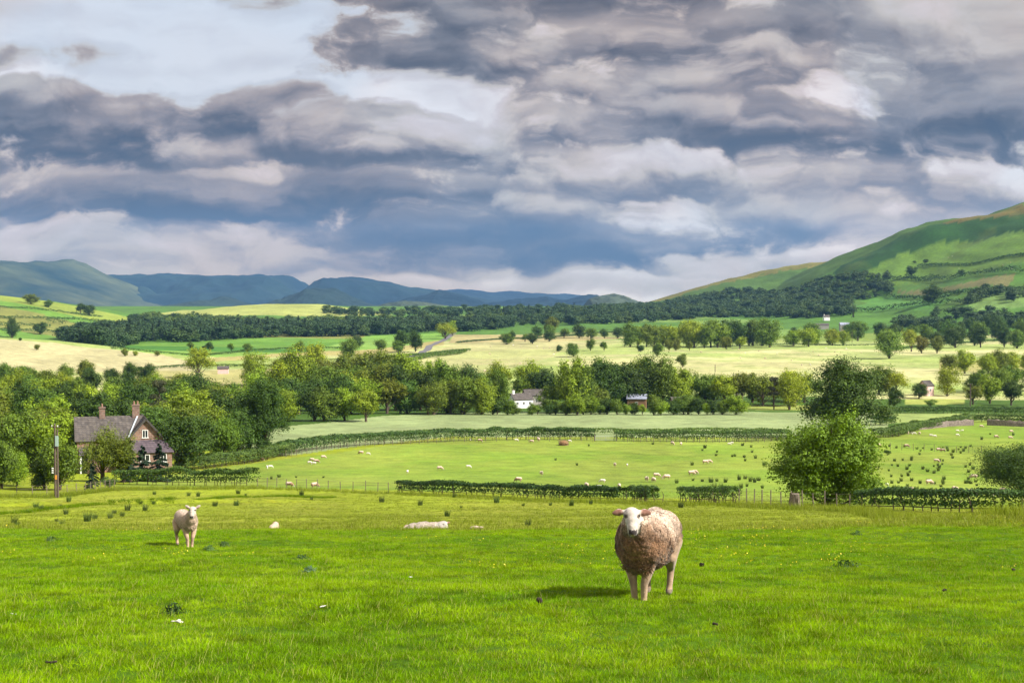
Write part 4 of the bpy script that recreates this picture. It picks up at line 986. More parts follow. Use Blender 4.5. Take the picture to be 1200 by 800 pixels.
    a = me.color_attributes.new('coat', 'FLOAT_COLOR', 'POINT'); a.data.foreach_set('color', np.c_[np.clip(C, .01, 1), np.ones(nv)].astype(np.float32).ravel())
    me.materials.clear(); me.materials.append(COAT)
    res = dict(body=me, parts=[])
    if locks:
        me.calc_loop_triangles(); nt = len(me.loop_triangles); tr = np.empty(nt * 3, np.int32); me.loop_triangles.foreach_get('vertices', tr); tr = tr.reshape(-1, 3)
        ok = woolm[tr].all(1); tr = tr[ok]
        A, B_, C_ = co2[tr[:, 0]], co2[tr[:, 1]], co2[tr[:, 2]]; ar = np.linalg.norm(np.cross(B_ - A, C_ - A), axis=1); ar /= ar.sum()
        k = r.choice(len(tr), locks, p=ar); b1 = r.random(locks); b2 = r.random(locks); fl = b1 + b2 > 1; b1[fl] = 1 - b1[fl]; b2[fl] = 1 - b2[fl]
        P = A[k] + (B_ - A)[k] * b1[:, None] + (C_ - A)[k] * b2[:, None]
        Nn = no[tr[k]].mean(1); Nn /= np.linalg.norm(Nn, axis=1, keepdims=True)
        T_ = r.normal(size=(locks, 3)); T_[:, 2] -= 1.1; T_ -= (T_ * Nn).sum(1, keepdims=True) * Nn; T_ /= np.linalg.norm(T_, axis=1, keepdims=True)
        S_ = np.cross(Nn, T_)
        low = np.clip((.62 - P[:, 2]) / .3, 0, 1) if pose != 'lie' else 0
        fringe = (P[:, 2] < .42) & (pose != 'lie') & (fat > .9)
        ln = (locksize * r.uniform(.6, 1.3, locks) * (1 + 1.0 * low) * (1 + 1.2 * fringe))[:, None]; wd_ = (locksize * .22 * r.uniform(.7, 1.3, locks))[:, None]
        V = np.stack([P - S_ * wd_ - Nn * .004, P + S_ * wd_ - Nn * .004, P + Nn * ln * .42 + T_ * ln * .45 + S_ * wd_ * .95, P + Nn * ln * .42 + T_ * ln * .45 - S_ * wd_ * .95,
                      P + Nn * ln * .30 + T_ * ln * 1.0 + S_ * wd_ * .3, P + Nn * ln * .30 + T_ * ln * 1.0 - S_ * wd_ * .3], 1).reshape(-1, 3)
        b = np.arange(locks)[:, None] * 6
        Fq = np.concatenate([b + [0, 1, 2, 3], b + [3, 2, 4, 5]])
        lm = mesh_np(name + '_fleece', V, Fq, [COAT])
        cc = C[tr[k, 0]] * r.uniform(.62, 1.3, (locks, 1))
        a = lm.color_attributes.new('coat', 'FLOAT_COLOR', 'POINT'); a.data.foreach_set('color', np.repeat(np.c_[np.clip(cc, 0, 1), np.ones(locks)], 6, 0).astype(np.float32).ravel())
        res['parts'].append(('fleece', lm))
    if eyes:
        for s in (-1, 1):
            b = bmesh.new(); ell(b, hp(*(Vector(hq((s * .066, -.040, .008))) * HS)), (.012, .014, .013), seg=10); em = bpy.data.meshes.new('eye'); b.to_mesh(em); b.free(); em.materials.append(EYE); res['parts'].append(('eye', em))
    return res
m, n, out = material('sheep_coat')
at_ = n('ShaderNodeAttribute', attribute_name='coat'); P = n('ShaderNodeTexCoord').outputs['Object']
f = n.noise(P, 34., 4, .7); k = n.mr(f, .3, .7, .78, 1.2)
col = n.vmath('MULTIPLY', at_.outputs['Color'], n('ShaderNodeCombineXYZ', i={0: k, 1: k, 2: k}))
n.set(out, 0, n('ShaderNodeBsdfPrincipled', i={'Base Color': col, 'Roughness': .9, 'Specular IOR Level': .15, 'Sheen Weight': .25, 'Normal': n('ShaderNodeBump', i={'Strength': .5, 'Distance': .012, 'Height': f})}))
COAT = m; EYE = simple_mat('eye_dark', (.012, .009, .007), .15, spec=.6)
def put_sheep(sp, loc, rz, label, group=None, scale=1., cat='sheep'):
    root = link('sheep', sp['body'], None, loc, rz, (scale,) * 3)
    for nm, pm in sp['parts']: link(nm, pm, root)
    return tag(root, label, cat, group)

ewe = make_sheep('ewe', 'stand', 1.01, .010, 11, turn=20, locks=46000, locksize=.023, eyes=True, dirty=.95)
th = R(-21); p = at(749.5, 702.5)
loc = Vector((p.x - math.sin(th) * .33, p.y + math.cos(th) * .33, 0)); loc.z = hz(loc.x, loc.y) - .02
put_sheep(ewe, loc, th, 'big woolly ewe with a white face and brown chest standing in the near grass', scale=1.03)
lamb = make_sheep('lamb', 'stand', .80, .010, 12, turn=-24, ears='up', locks=7000, locksize=.018, eyes=True, dirty=.45, cols=((.56, .44, .34), (.36, .23, .14), (.42, .36, .30), (.44, .30, .21)))
th = R(27); p = at(223, 641)
loc = Vector((p.x - math.sin(th) * .3, p.y + math.cos(th) * .3, 0)); loc.z = hz(loc.x, loc.y) - .02
put_sheep(lamb, loc, th, 'slim short-woolled lamb with raised ears standing on the brow at left', scale=.82)
lying = make_sheep('lying_ewe', 'lie', 1.0, .016, 13, turn=-58, locks=5000, locksize=.04, eyes=True, dirty=.55, cols=((.54, .46, .38), (.36, .25, .16), (.36, .33, .30), (.42, .30, .20)))
def on_brow(px, Y, dz=0): x = (px - 600) / F * Y; return (x, Y, hz(x, Y) + dz)
put_sheep(lying, on_brow(500, 37.5, -.20), R(82), 'pale ewe lying down just behind the brow of the near field', scale=.96)
spray = bmesh.new(); 
def small(nm, px, Y, rz, sc, lab, pose, dz):
    put_sheep(make_sheep(nm, pose, .85, .02, 20 + int(px), turn=-20, locks=1500, locksize=.03, dirty=.6, cols=((.60, .46, .34), (.36, .24, .15), (.5, .4, .3), (.4, .3, .2))), on_brow(px, Y, dz), R(rz), lab, scale=sc)
small('resting_lamb', 558.5, 37, 40, .40, 'small lamb resting behind the brow right of the lying ewe', 'lie', .0)
small('resting_lamb', 320, 36, 180, .52, 'small lamb curled up in the grass between the standing lamb and the lying ewe', 'lie', .0)
small('resting_lamb', 475, 38.2, 175, .42, 'dark little lamb tucked behind the tail of the lying ewe', 'lie', .04)
# the flock in the fields behind: light meshes shared by many
FS = [make_sheep('grazing_sheep', 'graze', 1.0, .045, 41, dirty=.35), make_sheep('standing_sheep', 'stand', 1.0, .045, 42, dirty=.35), make_sheep('resting_sheep', 'lie', 1.0, .045, 43, dirty=.35),
      make_sheep('grazing_lamb', 'graze', .8, .045, 44, dirty=.2, cols=((.72, .68, .62), (.5, .42, .34), (.74, .7, .68), (.5, .4, .3))), make_sheep('grazing_ewe', 'graze', 1.08, .045, 45, dirty=.85)]
G_S = 'sheep grazing in the pasture beyond the clipped hedge'
flock = [(306, 540, 4, 80), (313, 549, 3, 20), (317, 548.5, 3, 100), (365.5, 541, 0, 250), (371, 542.5, 4, 90), (363, 544, 3, 80), (368, 544.5, 3, 270), (379, 537.5, 0, 100), (423, 532.5, 4, 260), (431.5, 533, 3, 80),
 (477.5, 554.5, 3, 170), (515.5, 551, 0, 90), (549, 548.5, 3, 90), (551, 516, 3, 10), (562.5, 518, 4, 70), (339, 571, 4, 80), (369, 572, 4, 120), (605, 517, 3, 90), (623, 519, 0, 250), (631, 517, 1, 200), (667.5, 518, 3, 90),
 (788, 521.5, 0, 30), (798, 522, 0, 160), (854.5, 521.5, 3, 80), (857.5, 520.5, 3, 260), (720.5, 547, 1, 5), (735, 546.5, 3, 170), (826.5, 543.5, 0, 100), (831, 543, 0, 80), (634.5, 557.5, 1, 15), (810.5, 557, 0, 100), (814.5, 555.5, 0, 60),
 (607.5, 565, 4, 250), (758, 564.5, 1, 10), (766, 565, 0, 200), (769.5, 559.5, 0, 90), (781, 562, 0, 280), (706, 566, 3, 250), (687.5, 571.5, 0, 20), (702.5, 573, 3, 100), (725.5, 573, 1, 350), (752, 576, 3, 60), (766, 577, 4, 170), (709, 574.5, 2, 80),
 (1063.7, 509, 0, 0), (1068, 509, 3, 20), (1071.5, 509, 3, 80), (1077.5, 509.5, 0, 180), (1091, 511.5, 3, 80), (1095.5, 512, 3, 100), (1122, 506, 3, 90), (1127.5, 505.5, 3, 270), (1122, 511, 3, 90), (1150, 501, 0, 80), (1185, 507, 0, 100),
 (1167.5, 513.5, 4, 90), (1184, 514.5, 0, 80), (1062.5, 524.5, 4, 70), (1029, 523.5, 0, 100), (1100, 529, 4, 90), (1105, 529.5, 4, 270), (1097.5, 542, 0, 70), (1141, 561.5, 0, 250), (1089, 568, 0, 100), (1039.5, 570, 3, 10), (1067, 577, 0, 90),
 (1119, 577.5, 4, 200), (1138, 581, 0, 90), (1159, 581, 3, 90), (1176, 578, 0, 60)]
kinds = ['grazing sheep', 'standing sheep', 'resting sheep', 'white grazing lamb', 'brownish grazing sheep']
flock.sort(key=lambda q: q[0])
zone = lambda q: ('left part, left of the metal gate' if q[0] < 600 else 'middle part behind the big ewe' if q[0] < 900 else 'rushy right part beyond the tree')
cnt = {}
for (px, py, kd, ang) in flock:
    z_ = zone((px, py)); cnt[z_] = cnt.get(z_, 0) + 1
    p = at(px, py); put_sheep(FS[kd], p, R(ang), '%s, %s from left, pasture\'s %s' % (kinds[kd], ORD[cnt[z_] - 1], z_), G_S, scale=random.uniform(.78, .94) * (.78 if kd == 3 else 1.))
G_D = 'tiny sheep dotted over the pale valley meadows'
zones = [((545, 740), (405, 440), 26, 'pale meadow left of small meadow tree group'), ((800, 1010), (408, 432), 18, 'pale meadow right of the lone olive tree'), ((890, 1000), (392, 402), 9, 'field before pale trees left of pinkish barn'), ((1150, 1200), (366, 374), 5, 'pale green enclosure on the right hillside'), ((1080, 1190), (300, 318), 8, 'bright hill pasture at right')]
for (a, b), (c, d), k_, lab in zones:
    for i, px in enumerate(sorted(rng.uniform(a, b, k_))):
        p = at(px, rng.uniform(c, d)); put_sheep(FS[[0, 3, 2][i % 3]], p, rng.uniform(0, 6.28), 'white speck of sheep, %s from left, %s' % (ORD[i], lab), G_D, scale=1.15)
# ------------------------------------------------------------------ buildings
def brick_mat(name, c1, c2, mortar, scale=1., bump=.4):
    m, n, out = material(name)
    P = n('ShaderNodeTexCoord').outputs['Object']; s = n('ShaderNodeSeparateXYZ', i={0: P})
    v = n('ShaderNodeCombineXYZ', i={0: n.math('ADD', s.outputs[0], s.outputs[1]), 1: s.outputs[2], 2: 0.})
    b = n('ShaderNodeTexBrick', i={'Vector': v, 'Color1': rgba(c1), 'Color2': rgba(c2), 'Mortar': rgba(mortar), 'Scale': scale, 'Mortar Size': .03, 'Bias': .1, 'Brick Width': .62, 'Row Height': .30})
    f = n.noise(P, 1.7, 6, .7); k = n.mr(f, .3, .7, .65, 1.3)
    col = n.vmath('MULTIPLY', b.outputs[0], n('ShaderNodeCombineXYZ', i={0: k, 1: k, 2: k}))
    n.set(out, 0, n('ShaderNodeBsdfPrincipled', i={'Base Color': col, 'Roughness': .9, 'Specular IOR Level': .15, 'Normal': n('ShaderNodeBump', i={'Strength': bump, 'Distance': .03, 'Height': n.math('ADD', b.outputs[1], f)})}))
    return m
BRICK = brick_mat('red_stone', (.29, .16, .115), (.19, .115, .09), (.27, .22, .18), 1.)
BRICKD = brick_mat('chimney_stone', (.22, .13, .10), (.15, .095, .08), (.2, .17, .14), 1.)
SLATE = brick_mat('slate_roof', (.13, .112, .10), (.085, .075, .07), (.05, .045, .045), 1.3)
SLATE2 = brick_mat('purple_slate_roof', (.115, .09, .10), (.09, .07, .082), (.06, .05, .06), 1.3)
WHITE = simple_mat('white_paint', (.78, .78, .76), .6, (3., .08))
RENDERW = simple_mat('white_render', (.74, .74, .72), .85, (.8, .1))
PINKR = simple_mat('pink_render', (.60, .42, .40), .85, (.8, .15))
GLASS = simple_mat('window_glass', (.015, .018, .022), .08, spec=.7)
GREY = simple_mat('grey_render', (.33, .31, .29), .85, (.8, .15))
WOODW = simple_mat('brown_boarding', (.22, .12, .07), .85, (2.5, .3))
BLUEROOF = simple_mat('blue_grey_sheet_roof', (.26, .28, .36), .5, (1.5, .2))
LEAD = simple_mat('lead_flashing', (.42, .46, .50), .5, (4., .1))
STONE = brick_mat('field_stone', (.34, .27, .23), (.22, .18, .16), (.08, .07, .06), 1.6, .9)
METAL = simple_mat('galvanised_metal', (.42, .45, .46), .45, (6., .15), metal=.6)
def poly_mesh(nm, V, Fs, mat):
    me = bpy.data.meshes.new(nm); me.from_pydata([tuple(v) for v in V], [], Fs); me.update(); me.materials.append(mat); return me
def boxm(nm, a, b, mat, bev=0.):
    bm = bmesh.new(); a = Vector(a); b = Vector(b)
    bmesh.ops.create_cube(bm, size=1, matrix=Matrix.Translation((a + b) / 2) @ Matrix.Diagonal((*(b - a), 1)))
    if bev: bmesh.ops.bevel(bm, geom=bm.edges[:], offset=bev, segments=1, affect='EDGES')
    me = bpy.data.meshes.new(nm); bm.to_mesh(me); bm.free(); me.materials.append(mat); return me
def gable_block(x0, x1, y0, y1, ze, zr, axis='x'):
    """closed walls with gables; axis = ridge direction"""
    if axis == 'x':
        ym = (y0 + y1) / 2
        V = [(x0, y0, -1), (x1, y0, -1), (x1, y1, -1), (x0, y1, -1), (x0, y0, ze), (x1, y0, ze), (x1, y1, ze), (x0, y1, ze), (x0, ym, zr), (x1, ym, zr)]
        Fs = [(0, 1, 5, 4), (2, 3, 7, 6), (1, 2, 6, 9, 5), (3, 0, 4, 8, 7), (4, 5, 9, 8), (6, 7, 8, 9), (3, 2, 1, 0)]
    else:
        xm = (x0 + x1) / 2
        V = [(x0, y0, -1), (x1, y0, -1), (x1, y1, -1), (x0, y1, -1), (x0, y0, ze), (x1, y0, ze), (x1, y1, ze), (x0, y1, ze), (xm, y0, zr), (xm, y1, zr)]
        Fs = [(0, 1, 5, 8, 4), (2, 3, 7, 9, 6), (1, 2, 6, 5), (3, 0, 4, 7), (4, 8, 9, 7), (5, 6, 9, 8), (3, 2, 1, 0)]
    return V, Fs
def slab(p, thick):
    """quad p (4 points) thickened downward"""
    q = [Vector(a) for a in p]; nrm = (q[1] - q[0]).cross(q[3] - q[0]).normalized(); nrm = nrm if nrm.z > 0 else -nrm
    V = q + [a - nrm * thick for a in q]
    return V, [(0, 1, 2, 3), (7, 6, 5, 4), (0, 4, 5, 1), (1, 5, 6, 2), (2, 6, 7, 3), (3, 7, 4, 0)]
def joinp(L):
    V = []; Fs = []
    for v, f in L:
        o = len(V); V += list(v); Fs += [tuple(i + o for i in q) for q in f]
    return V, Fs
def roof_x(x0, x1, y0, y1, ze, zr, ov=.3, th=.14, up=.16):
    ym = (y0 + y1) / 2; sl = (zr - ze) / (ym - y0); e = ze - ov * sl + up; zr_ = zr + up
    return joinp([slab([(x0 - ov, y0 - ov, e), (x1 + ov, y0 - ov, e), (x1 + ov, ym, zr_), (x0 - ov, ym, zr_)], th), slab([(x1 + ov, y1 + ov, e), (x0 - ov, y1 + ov, e), (x0 - ov, ym + .002, zr_), (x1 + ov, ym + .002, zr_)], th)])
def roof_y(x0, x1, y0, y1, ze, zr, ov=.3, th=.14, up=.16):
    xm = (x0 + x1) / 2; sl = (zr - ze) / (xm - x0); e = ze - ov * sl + up; zr_ = zr + up
    return joinp([slab([(x0 - ov, y1, e), (x0 - ov, y0 - ov, e), (xm, y0 - ov, zr_), (xm, y1, zr_)], th), slab([(x1 + ov, y0 - ov, e), (x1 + ov, y1, e), (xm + .002, y1, zr_), (xm + .002, y0 - ov, zr_)], th)])
def window(parent, c, w, h, axis, depth=.12, bars=True):
    """axis 'y': window in a wall facing -y; 'x': facing -x. frame with pane child"""
    cx, cy, cz = c
    def P(u, d, z): return (cx + u, cy - d, cz + z) if axis == 'y' else (cx - d, cy + u, cz + z)
    def bx(u0, u1, d0, d1, z0, z1):
        a = P(u0, d0, z0); b = P(u1, d1, z1); lo = [min(a[i], b[i]) for i in range(3)]; hi = [max(a[i], b[i]) for i in range(3)]
        V = [(x, y, z) for z in (lo[2], hi[2]) for y in (lo[1], hi[1]) for x in (lo[0], hi[0])]
        return V, [(0, 2, 3, 1), (4, 5, 7, 6), (0, 1, 5, 4), (2, 6, 7, 3), (0, 4, 6, 2), (1, 3, 7, 5)]
    t = .07; L = [bx(-w / 2, -w / 2 + t, -.04, .05, -h / 2, h / 2), bx(w / 2 - t, w / 2, -.04, .05, -h / 2, h / 2), bx(-w / 2 + t, w / 2 - t, -.04, .05, h / 2 - t, h / 2), bx(-w / 2 - .08, w / 2 + .08, -.04, .10, -h / 2 - .10, -h / 2 - .002)]
    if bars: L += [bx(-.03, .03, -.03, .04, -h / 2, h / 2 - t)]
    V, Fs = joinp(L); f = link('window', poly_mesh('window', V, Fs, WHITE), parent)
    V, Fs = bx(-w / 2 + .02, w / 2 - .02, -.05, .015, -h / 2, h / 2 - .02); link('pane', poly_mesh('pane', V, Fs, GLASS), f)
    return f
def chimney(parent, x, y, z0, z1, w, mat, pots=1):
    V, Fs = joinp([((lambda a, b: ([(xx, yy, zz) for zz in (a[2], b[2]) for yy in (a[1], b[1]) for xx in (a[0], b[0])], [(0, 2, 3, 1), (4, 5, 7, 6), (0, 1, 5, 4), (2, 6, 7, 3), (0, 4, 6, 2), (1, 3, 7, 5)]))(a, b))
        for a, b in (((x - w / 2, y - .35, z0), (x + w / 2, y + .35, z1 - .2)), ((x - w / 2 - .07, y - .42, z1 - .198), (x + w / 2 + .07, y + .42, z1)))])
    c = link('chimney', poly_mesh('chimney', V, Fs, mat), parent)
    for k in range(pots):
        px_ = x + (k - (pots - 1) / 2) * w * .5
        V, Fq = tube([(px_, y, z1 - .02), (px_, y, z1 + .25), (px_, y, z1 + .45)], [.13, .11, .13], 8)
        link('chimney_pot', mesh_np('chimney_pot', V, Fq, [POT], smooth=True), c)
POT = simple_mat('clay_pot', (.26, .15, .11), .8)
D0 = 226.; x0 = (89 - 600) / F * D0
zb = -(550 - 350) / F * D0
house = empty('farmhouse', (x0, D0, zb), R(19), (1.22,) * 3); tag(house, 'red stone farmhouse with grey slate roofs and two chimneys beside the left wood', 'house')
V, Fs = joinp([gable_block(0, 7.0, 0, 6.2, 3.75, 6.5, 'x')]); link('wall', poly_mesh('wall', V, Fs, BRICK), house)
V, Fs = gable_block(6.5, 11.1, -.35, 6.8, 3.8, 6.45, 'y'); link('gable_wing', poly_mesh('gable_wing', V, Fs, BRICK), house)
r1 = link('roof', poly_mesh('roof', *roof_x(0, 8.5, 0, 6.2, 3.75, 6.5), SLATE), house)
r2 = link('roof', poly_mesh('roof', *roof_y(6.5, 11.1, -.35, 6.8, 3.8, 6.45), SLATE), house)
V, Fs = slab([(6.42, -.5, 3.98), (6.55, -.62, 3.98), (8.1, 2.9, 6.72), (7.9, 2.9, 6.72)], .05); link('valley_flashing', poly_mesh('flashing', V, Fs, LEAD), r2)
# verge boards on the gable
for s in (-1, 1):
    xm = 8.8; V, Fs = slab([(xm + s * 2.62, -.72, 3.60), (xm + s * 2.62, -.66, 3.60), (xm + s * .02, -.66, 6.55), (xm + s * .02, -.72, 6.55)], .22); link('bargeboard', poly_mesh('bargeboard', V, Fs, simple_mat('dark_board', (.06, .055, .05))), r2)
leanto = link('lean_to', poly_mesh('lean_to', *joinp([([(6.5, -2.4, -1), (12.0, -2.4, -1), (12.0, -.352, -1), (6.5, -.352, -1), (6.5, -2.4, 2.15), (12.0, -2.4, 2.15), (11.2, -.352, 3.4), (6.5, -.352, 3.4)], [(0, 1, 5, 4), (1, 2, 6, 5), (3, 0, 4, 7), (4, 5, 6, 7), (2, 3, 7, 6)])]), BRICK), house)
link('roof', poly_mesh('roof', *joinp([slab([(6.3, -2.65, 2.12), (12.3, -2.65, 2.12), (11.2, -.36, 3.62), (6.3, -.36, 3.62)], .1), slab([(12.3, -2.652, 2.118), (12.3, .4, 2.118), (11.22, .2, 3.6), (11.22, -.4, 3.618)], .1)]), SLATE2), leanto)
window(house, (8.7, -.352, 4.45), .75, 1.0, 'y'); window(house, (8.55, -2.402, 1.45), 1.15, .85, 'y'); window(house, (10.9, -2.402, 1.4), .8, 1.05, 'y'); window(house, (3.9, -.002, 2.7), .9, .8, 'y')
window(house, (-.002, 3.1, 4.2), .8, 1.1, 'x'); window(house, (-.002, 2.6, 1.6), .9, 1.1, 'x')
chimney(house, 3.35, 3.1, 5.6, 7.9, .75, BRICKD, 1); chimney(house, 7.75, 3.1, 5.9, 8.15, .95, BRICKD, 2)
porch = link('porch', poly_mesh('porch', *joinp([([(.4, -1.5, -1), (2.0, -1.5, -1), (2.0, -.003, -1), (.4, -.003, -1), (.4, -1.5, 1.9), (2.0, -1.5, 1.9), (2.0, -.003, 2.6), (.4, -.003, 2.6)], [(0, 1, 5, 4), (1, 2, 6, 5), (3, 0, 4, 7), (4, 5, 6, 7)])]), BRICK), house)
link('roof', poly_mesh('roof', *slab([(.2, -1.75, 1.98), (2.2, -1.75, 1.98), (2.2, -.01, 2.85), (.2, -.01, 2.85)], .1), SLATE2), porch)
link('door_frame', boxm('door_frame', (.30, -1.62, -.6), (.50, -1.505, 1.85), WHITE), porch); link('door', boxm('door', (.52, -1.56, -.6), (1.25, -1.502, 1.75), GLASS), porch)

def cottage(name, loc, rz, L, W, ze, zr, wallm, roofm, label, cat='house', wins=2, chim=0, ann=None, group=None):
    h = empty(name, loc, rz)
    link('wall', poly_mesh('wall', *gable_block(0, L, 0, W, ze, zr, 'x'), wallm), h)
    rf = link('roof', poly_mesh('roof', *roof_x(0, L, 0, W, ze, zr, .3, .2, .22), roofm), h)
    for k in range(wins): window(h, (L * (k + .5) / wins, -.002, ze * .55), .9, 1.0, 'y')
    for k in range(chim): chimney(rf, .8 + k * (L - 1.6), W / 2, zr - .6, zr + 1.2, .8, wallm, 1)
    return tag(h, label, cat, group)
def cot_at(name, px, py, dz, *a, **k):
    p = at(px, py); return cottage(name, p + Vector((0, 0, dz)), *a, **k)
cot_at('cottage', 603, 478.5, .3, R(28), 7.4, 5.0, 2.7, 4.7, RENDERW, SLATE, 'white rendered cottage with a dark slate roof among the valley trees', wins=3, chim=1)
cot_at('barn', 616, 477, .5, R(12), 8, 5, 3.6, 5.6, GREY, SLATE, 'grey stone barn joined behind the right side of the white cottage', cat='barn', wins=1)
cot_at('shed', 687, 479, .4, R(5), 5.5, 4, 2.6, 3.5, GREY, SLATE, 'low dark shed with a flat grey roof between two valley trees', cat='shed', wins=0)
cot_at('shed', 735, 479, .2, R(-8), 6.5, 5, 3.3, 4.7, WOODW, BLUEROOF, 'brown boarded shed with a blue grey sheet roof in the valley belt', cat='shed', wins=1)
cot_at('shed', 788, 479, .3, R(5), 4, 4, 2.6, 3.6, BRICK, SLATE, 'small brown shed half hidden under the valley trees right of the boarded one', cat='shed', wins=0)
cot_at('barn', 996, 391, 0, R(72), 12, 9, 6.5, 10, PINKR, SLATE, 'pinkish stone barn with a bright gable at the foot of the right hill', cat='barn', wins=0)
cot_at('farm_shed', 985, 389.5, 2, R(0), 15, 8, 6.5, 9, GREY, BLUEROOF, 'long low shed with a blue grey roof left of the pinkish barn', cat='shed', wins=0)
cot_at('cottage', 966, 377, 2.5, R(10), 7.5, 5, 3.6, 6, RENDERW, SLATE, 'small white house beside the purple tree below the right hill', wins=2, chim=1)
cot_at('farm_shed', 955, 386, 1, R(-5), 16, 8, 4, 6, GREY, SLATE, 'low grey shed among trees left of the pinkish barn', cat='shed', wins=0)
cot_at('cottage', 1086, 464, .5, R(35), 4.5, 4.5, 3.6, 5.6, PINKR, SLATE, 'small pink cottage gable between trees right of the big round tree', wins=1)
cot_at('field_barn', 255, 438, 0, R(8), 5.6, 4, 2.7, 3.9, PINKR, SLATE, 'small reddish stone field barn in the hay meadow above the left wood', cat='barn', wins=0)

# ------------------------------------------------------------------ wall, gate, fences, poles
def wallrun(pix, h, w, label):
    line = resample([tuple(at(*q))[:2] for q in pix], .6); org = np.array([*line[0], hz(*line[0])]); r = np.random.default_rng(int(pix[0][0]))
    tang = np.gradient(line, axis=0); tang /= np.linalg.norm(tang, axis=1, keepdims=True); nor = np.stack([-tang[:, 1], tang[:, 0]], 1)
    V = []
    for k in range(len(line)):
        g = hz(*line[k]); hh = h + r.normal() * .08
        for s, z, ww in ((-1, -.4, w / 2), (-1, hh * .6, w * .42 + r.normal() * .03), (-.7, hh, w * .35), (.7, hh + r.normal() * .04, w * .35), (1, hh * .6, w * .42), (1, -.4, w / 2)):
            V.append((line[k, 0] + nor[k, 0] * s * ww - org[0], line[k, 1] + nor[k, 1] * s * ww - org[1], g + z - org[2]))
    Fs = [(k * 6 + j, k * 6 + j + 1, (k + 1) * 6 + j + 1, (k + 1) * 6 + j) for k in range(len(line) - 1) for j in range(5)]
    e = 6 * (len(line) - 1); Fs += [(5, 4, 3, 2, 1, 0), tuple(e + j for j in range(6))]
    return tag(link('stone_wall', poly_mesh('stone_wall', V, Fs, STONE), loc=Vector(org)), label, 'wall')
wallrun([(1072, 504), (1090, 502), (1110, 499.5), (1142, 498)], 1.5, .7, 'dry stone wall under the tall rounded hedge, left of its gap')
wallrun([(1157, 498), (1180, 499), (1205, 500)], 1.5, .7, 'dry stone wall running to the right frame edge beyond the gap')
def bar(a, b, r_, nm, mat, parent, sides=5):
    V, Fq = tube([a, b], [r_, r_], sides); Fs = [tuple(f) for f in Fq] + [tuple(range(sides))[::-1], tuple(range(sides, 2 * sides))]
    return link(nm, poly_mesh(nm, V, Fs, mat), parent)
a = at(697.5, 516.8); b = at(722, 516.8); gt = empty('field_gate', a, math.atan2(b.y - a.y, b.x - a.x)); Lg = (b - a).length
for z_ in (.25, .48, .70, .92, 1.15): bar((0, 0, z_), (Lg, 0, z_), .035, 'rail', METAL, gt)
for x_ in (0.02, Lg * .5, Lg - .02): bar((x_, 0, .2), (x_, 0, 1.2), .035, 'upright', METAL, gt)
bar((0.05, -.03, .25), (Lg * .5, -.03, 1.12), .02, 'brace', METAL, gt)
for x_ in (-.12, Lg + .12): bar((x_, 0, -.3), (x_, 0, 1.45), .10, 'post', DEADWOOD, gt)
tag(gt, 'grey metal field gate in the gap between two long dark hedges', 'gate')
def fence(pix, n_, h, label, r_=.05, wires=3, jit=.1):
    line = np.array([tuple(at(*q))[:2] for q in pix]); d = np.r_[0, np.cumsum(np.linalg.norm(np.diff(line, axis=0), axis=1))]; s = np.linspace(0, d[-1], n_)
    xs = np.interp(s, d, line[:, 0]); ys = np.interp(s, d, line[:, 1]); o = Vector((xs[0], ys[0], hz(xs[0], ys[0]))); root = empty('fence', o)
    tops = []
    for k in range(n_):
        p = Vector((xs[k], ys[k], hz(xs[k], ys[k]))) - o; hh = h * random.uniform(.9, 1.12)
        bar(p + Vector((0, 0, -.2)), p + Vector((random.uniform(-.06, .06), 0, hh)), r_, 'post', DEADWOOD, root); tops.append(p)
    for w_ in range(wires):
        V, Fq = tube([t + Vector((0, 0, h * (.35 + .28 * w_))) for t in tops], [.010] * n_, 4); link('wire', mesh_np('wire', V, Fq, [DEADWOOD]), root)
    return tag(root, label, 'fence')
fence([(302, 570), (340, 572), (380, 573.5), (440, 576), (468, 577)], 14, 1.25, 'post and wire fence between the garden hedge and the long clipped hedge')
fence([(866, 591), (900, 593), (960, 595), (1010, 597)], 13, 1.2, 'post and wire fence passing under the spreading bright tree')
fence([(1030, 526), (1073, 528), (1115, 530), (1150, 531)], 10, 1.35, 'line of short posts with wire across the rushy pasture')
fence([(20, 581), (60, 580), (100, 577), (134, 572)], 13, 1.2, 'wire fence with thin posts below the trees by the utility pole')
fence([(735, 517.8), (800, 518.3), (870, 518.3), (925, 517.5)], 26, 1.25, 'row of stakes along the foot of the hedge right of the gate')
fence([(335, 535.5), (380, 527), (430, 523), (530, 518), (610, 516.8), (694, 516.8)], 36, 1.25, 'row of stakes along the foot of the long curved hedge')
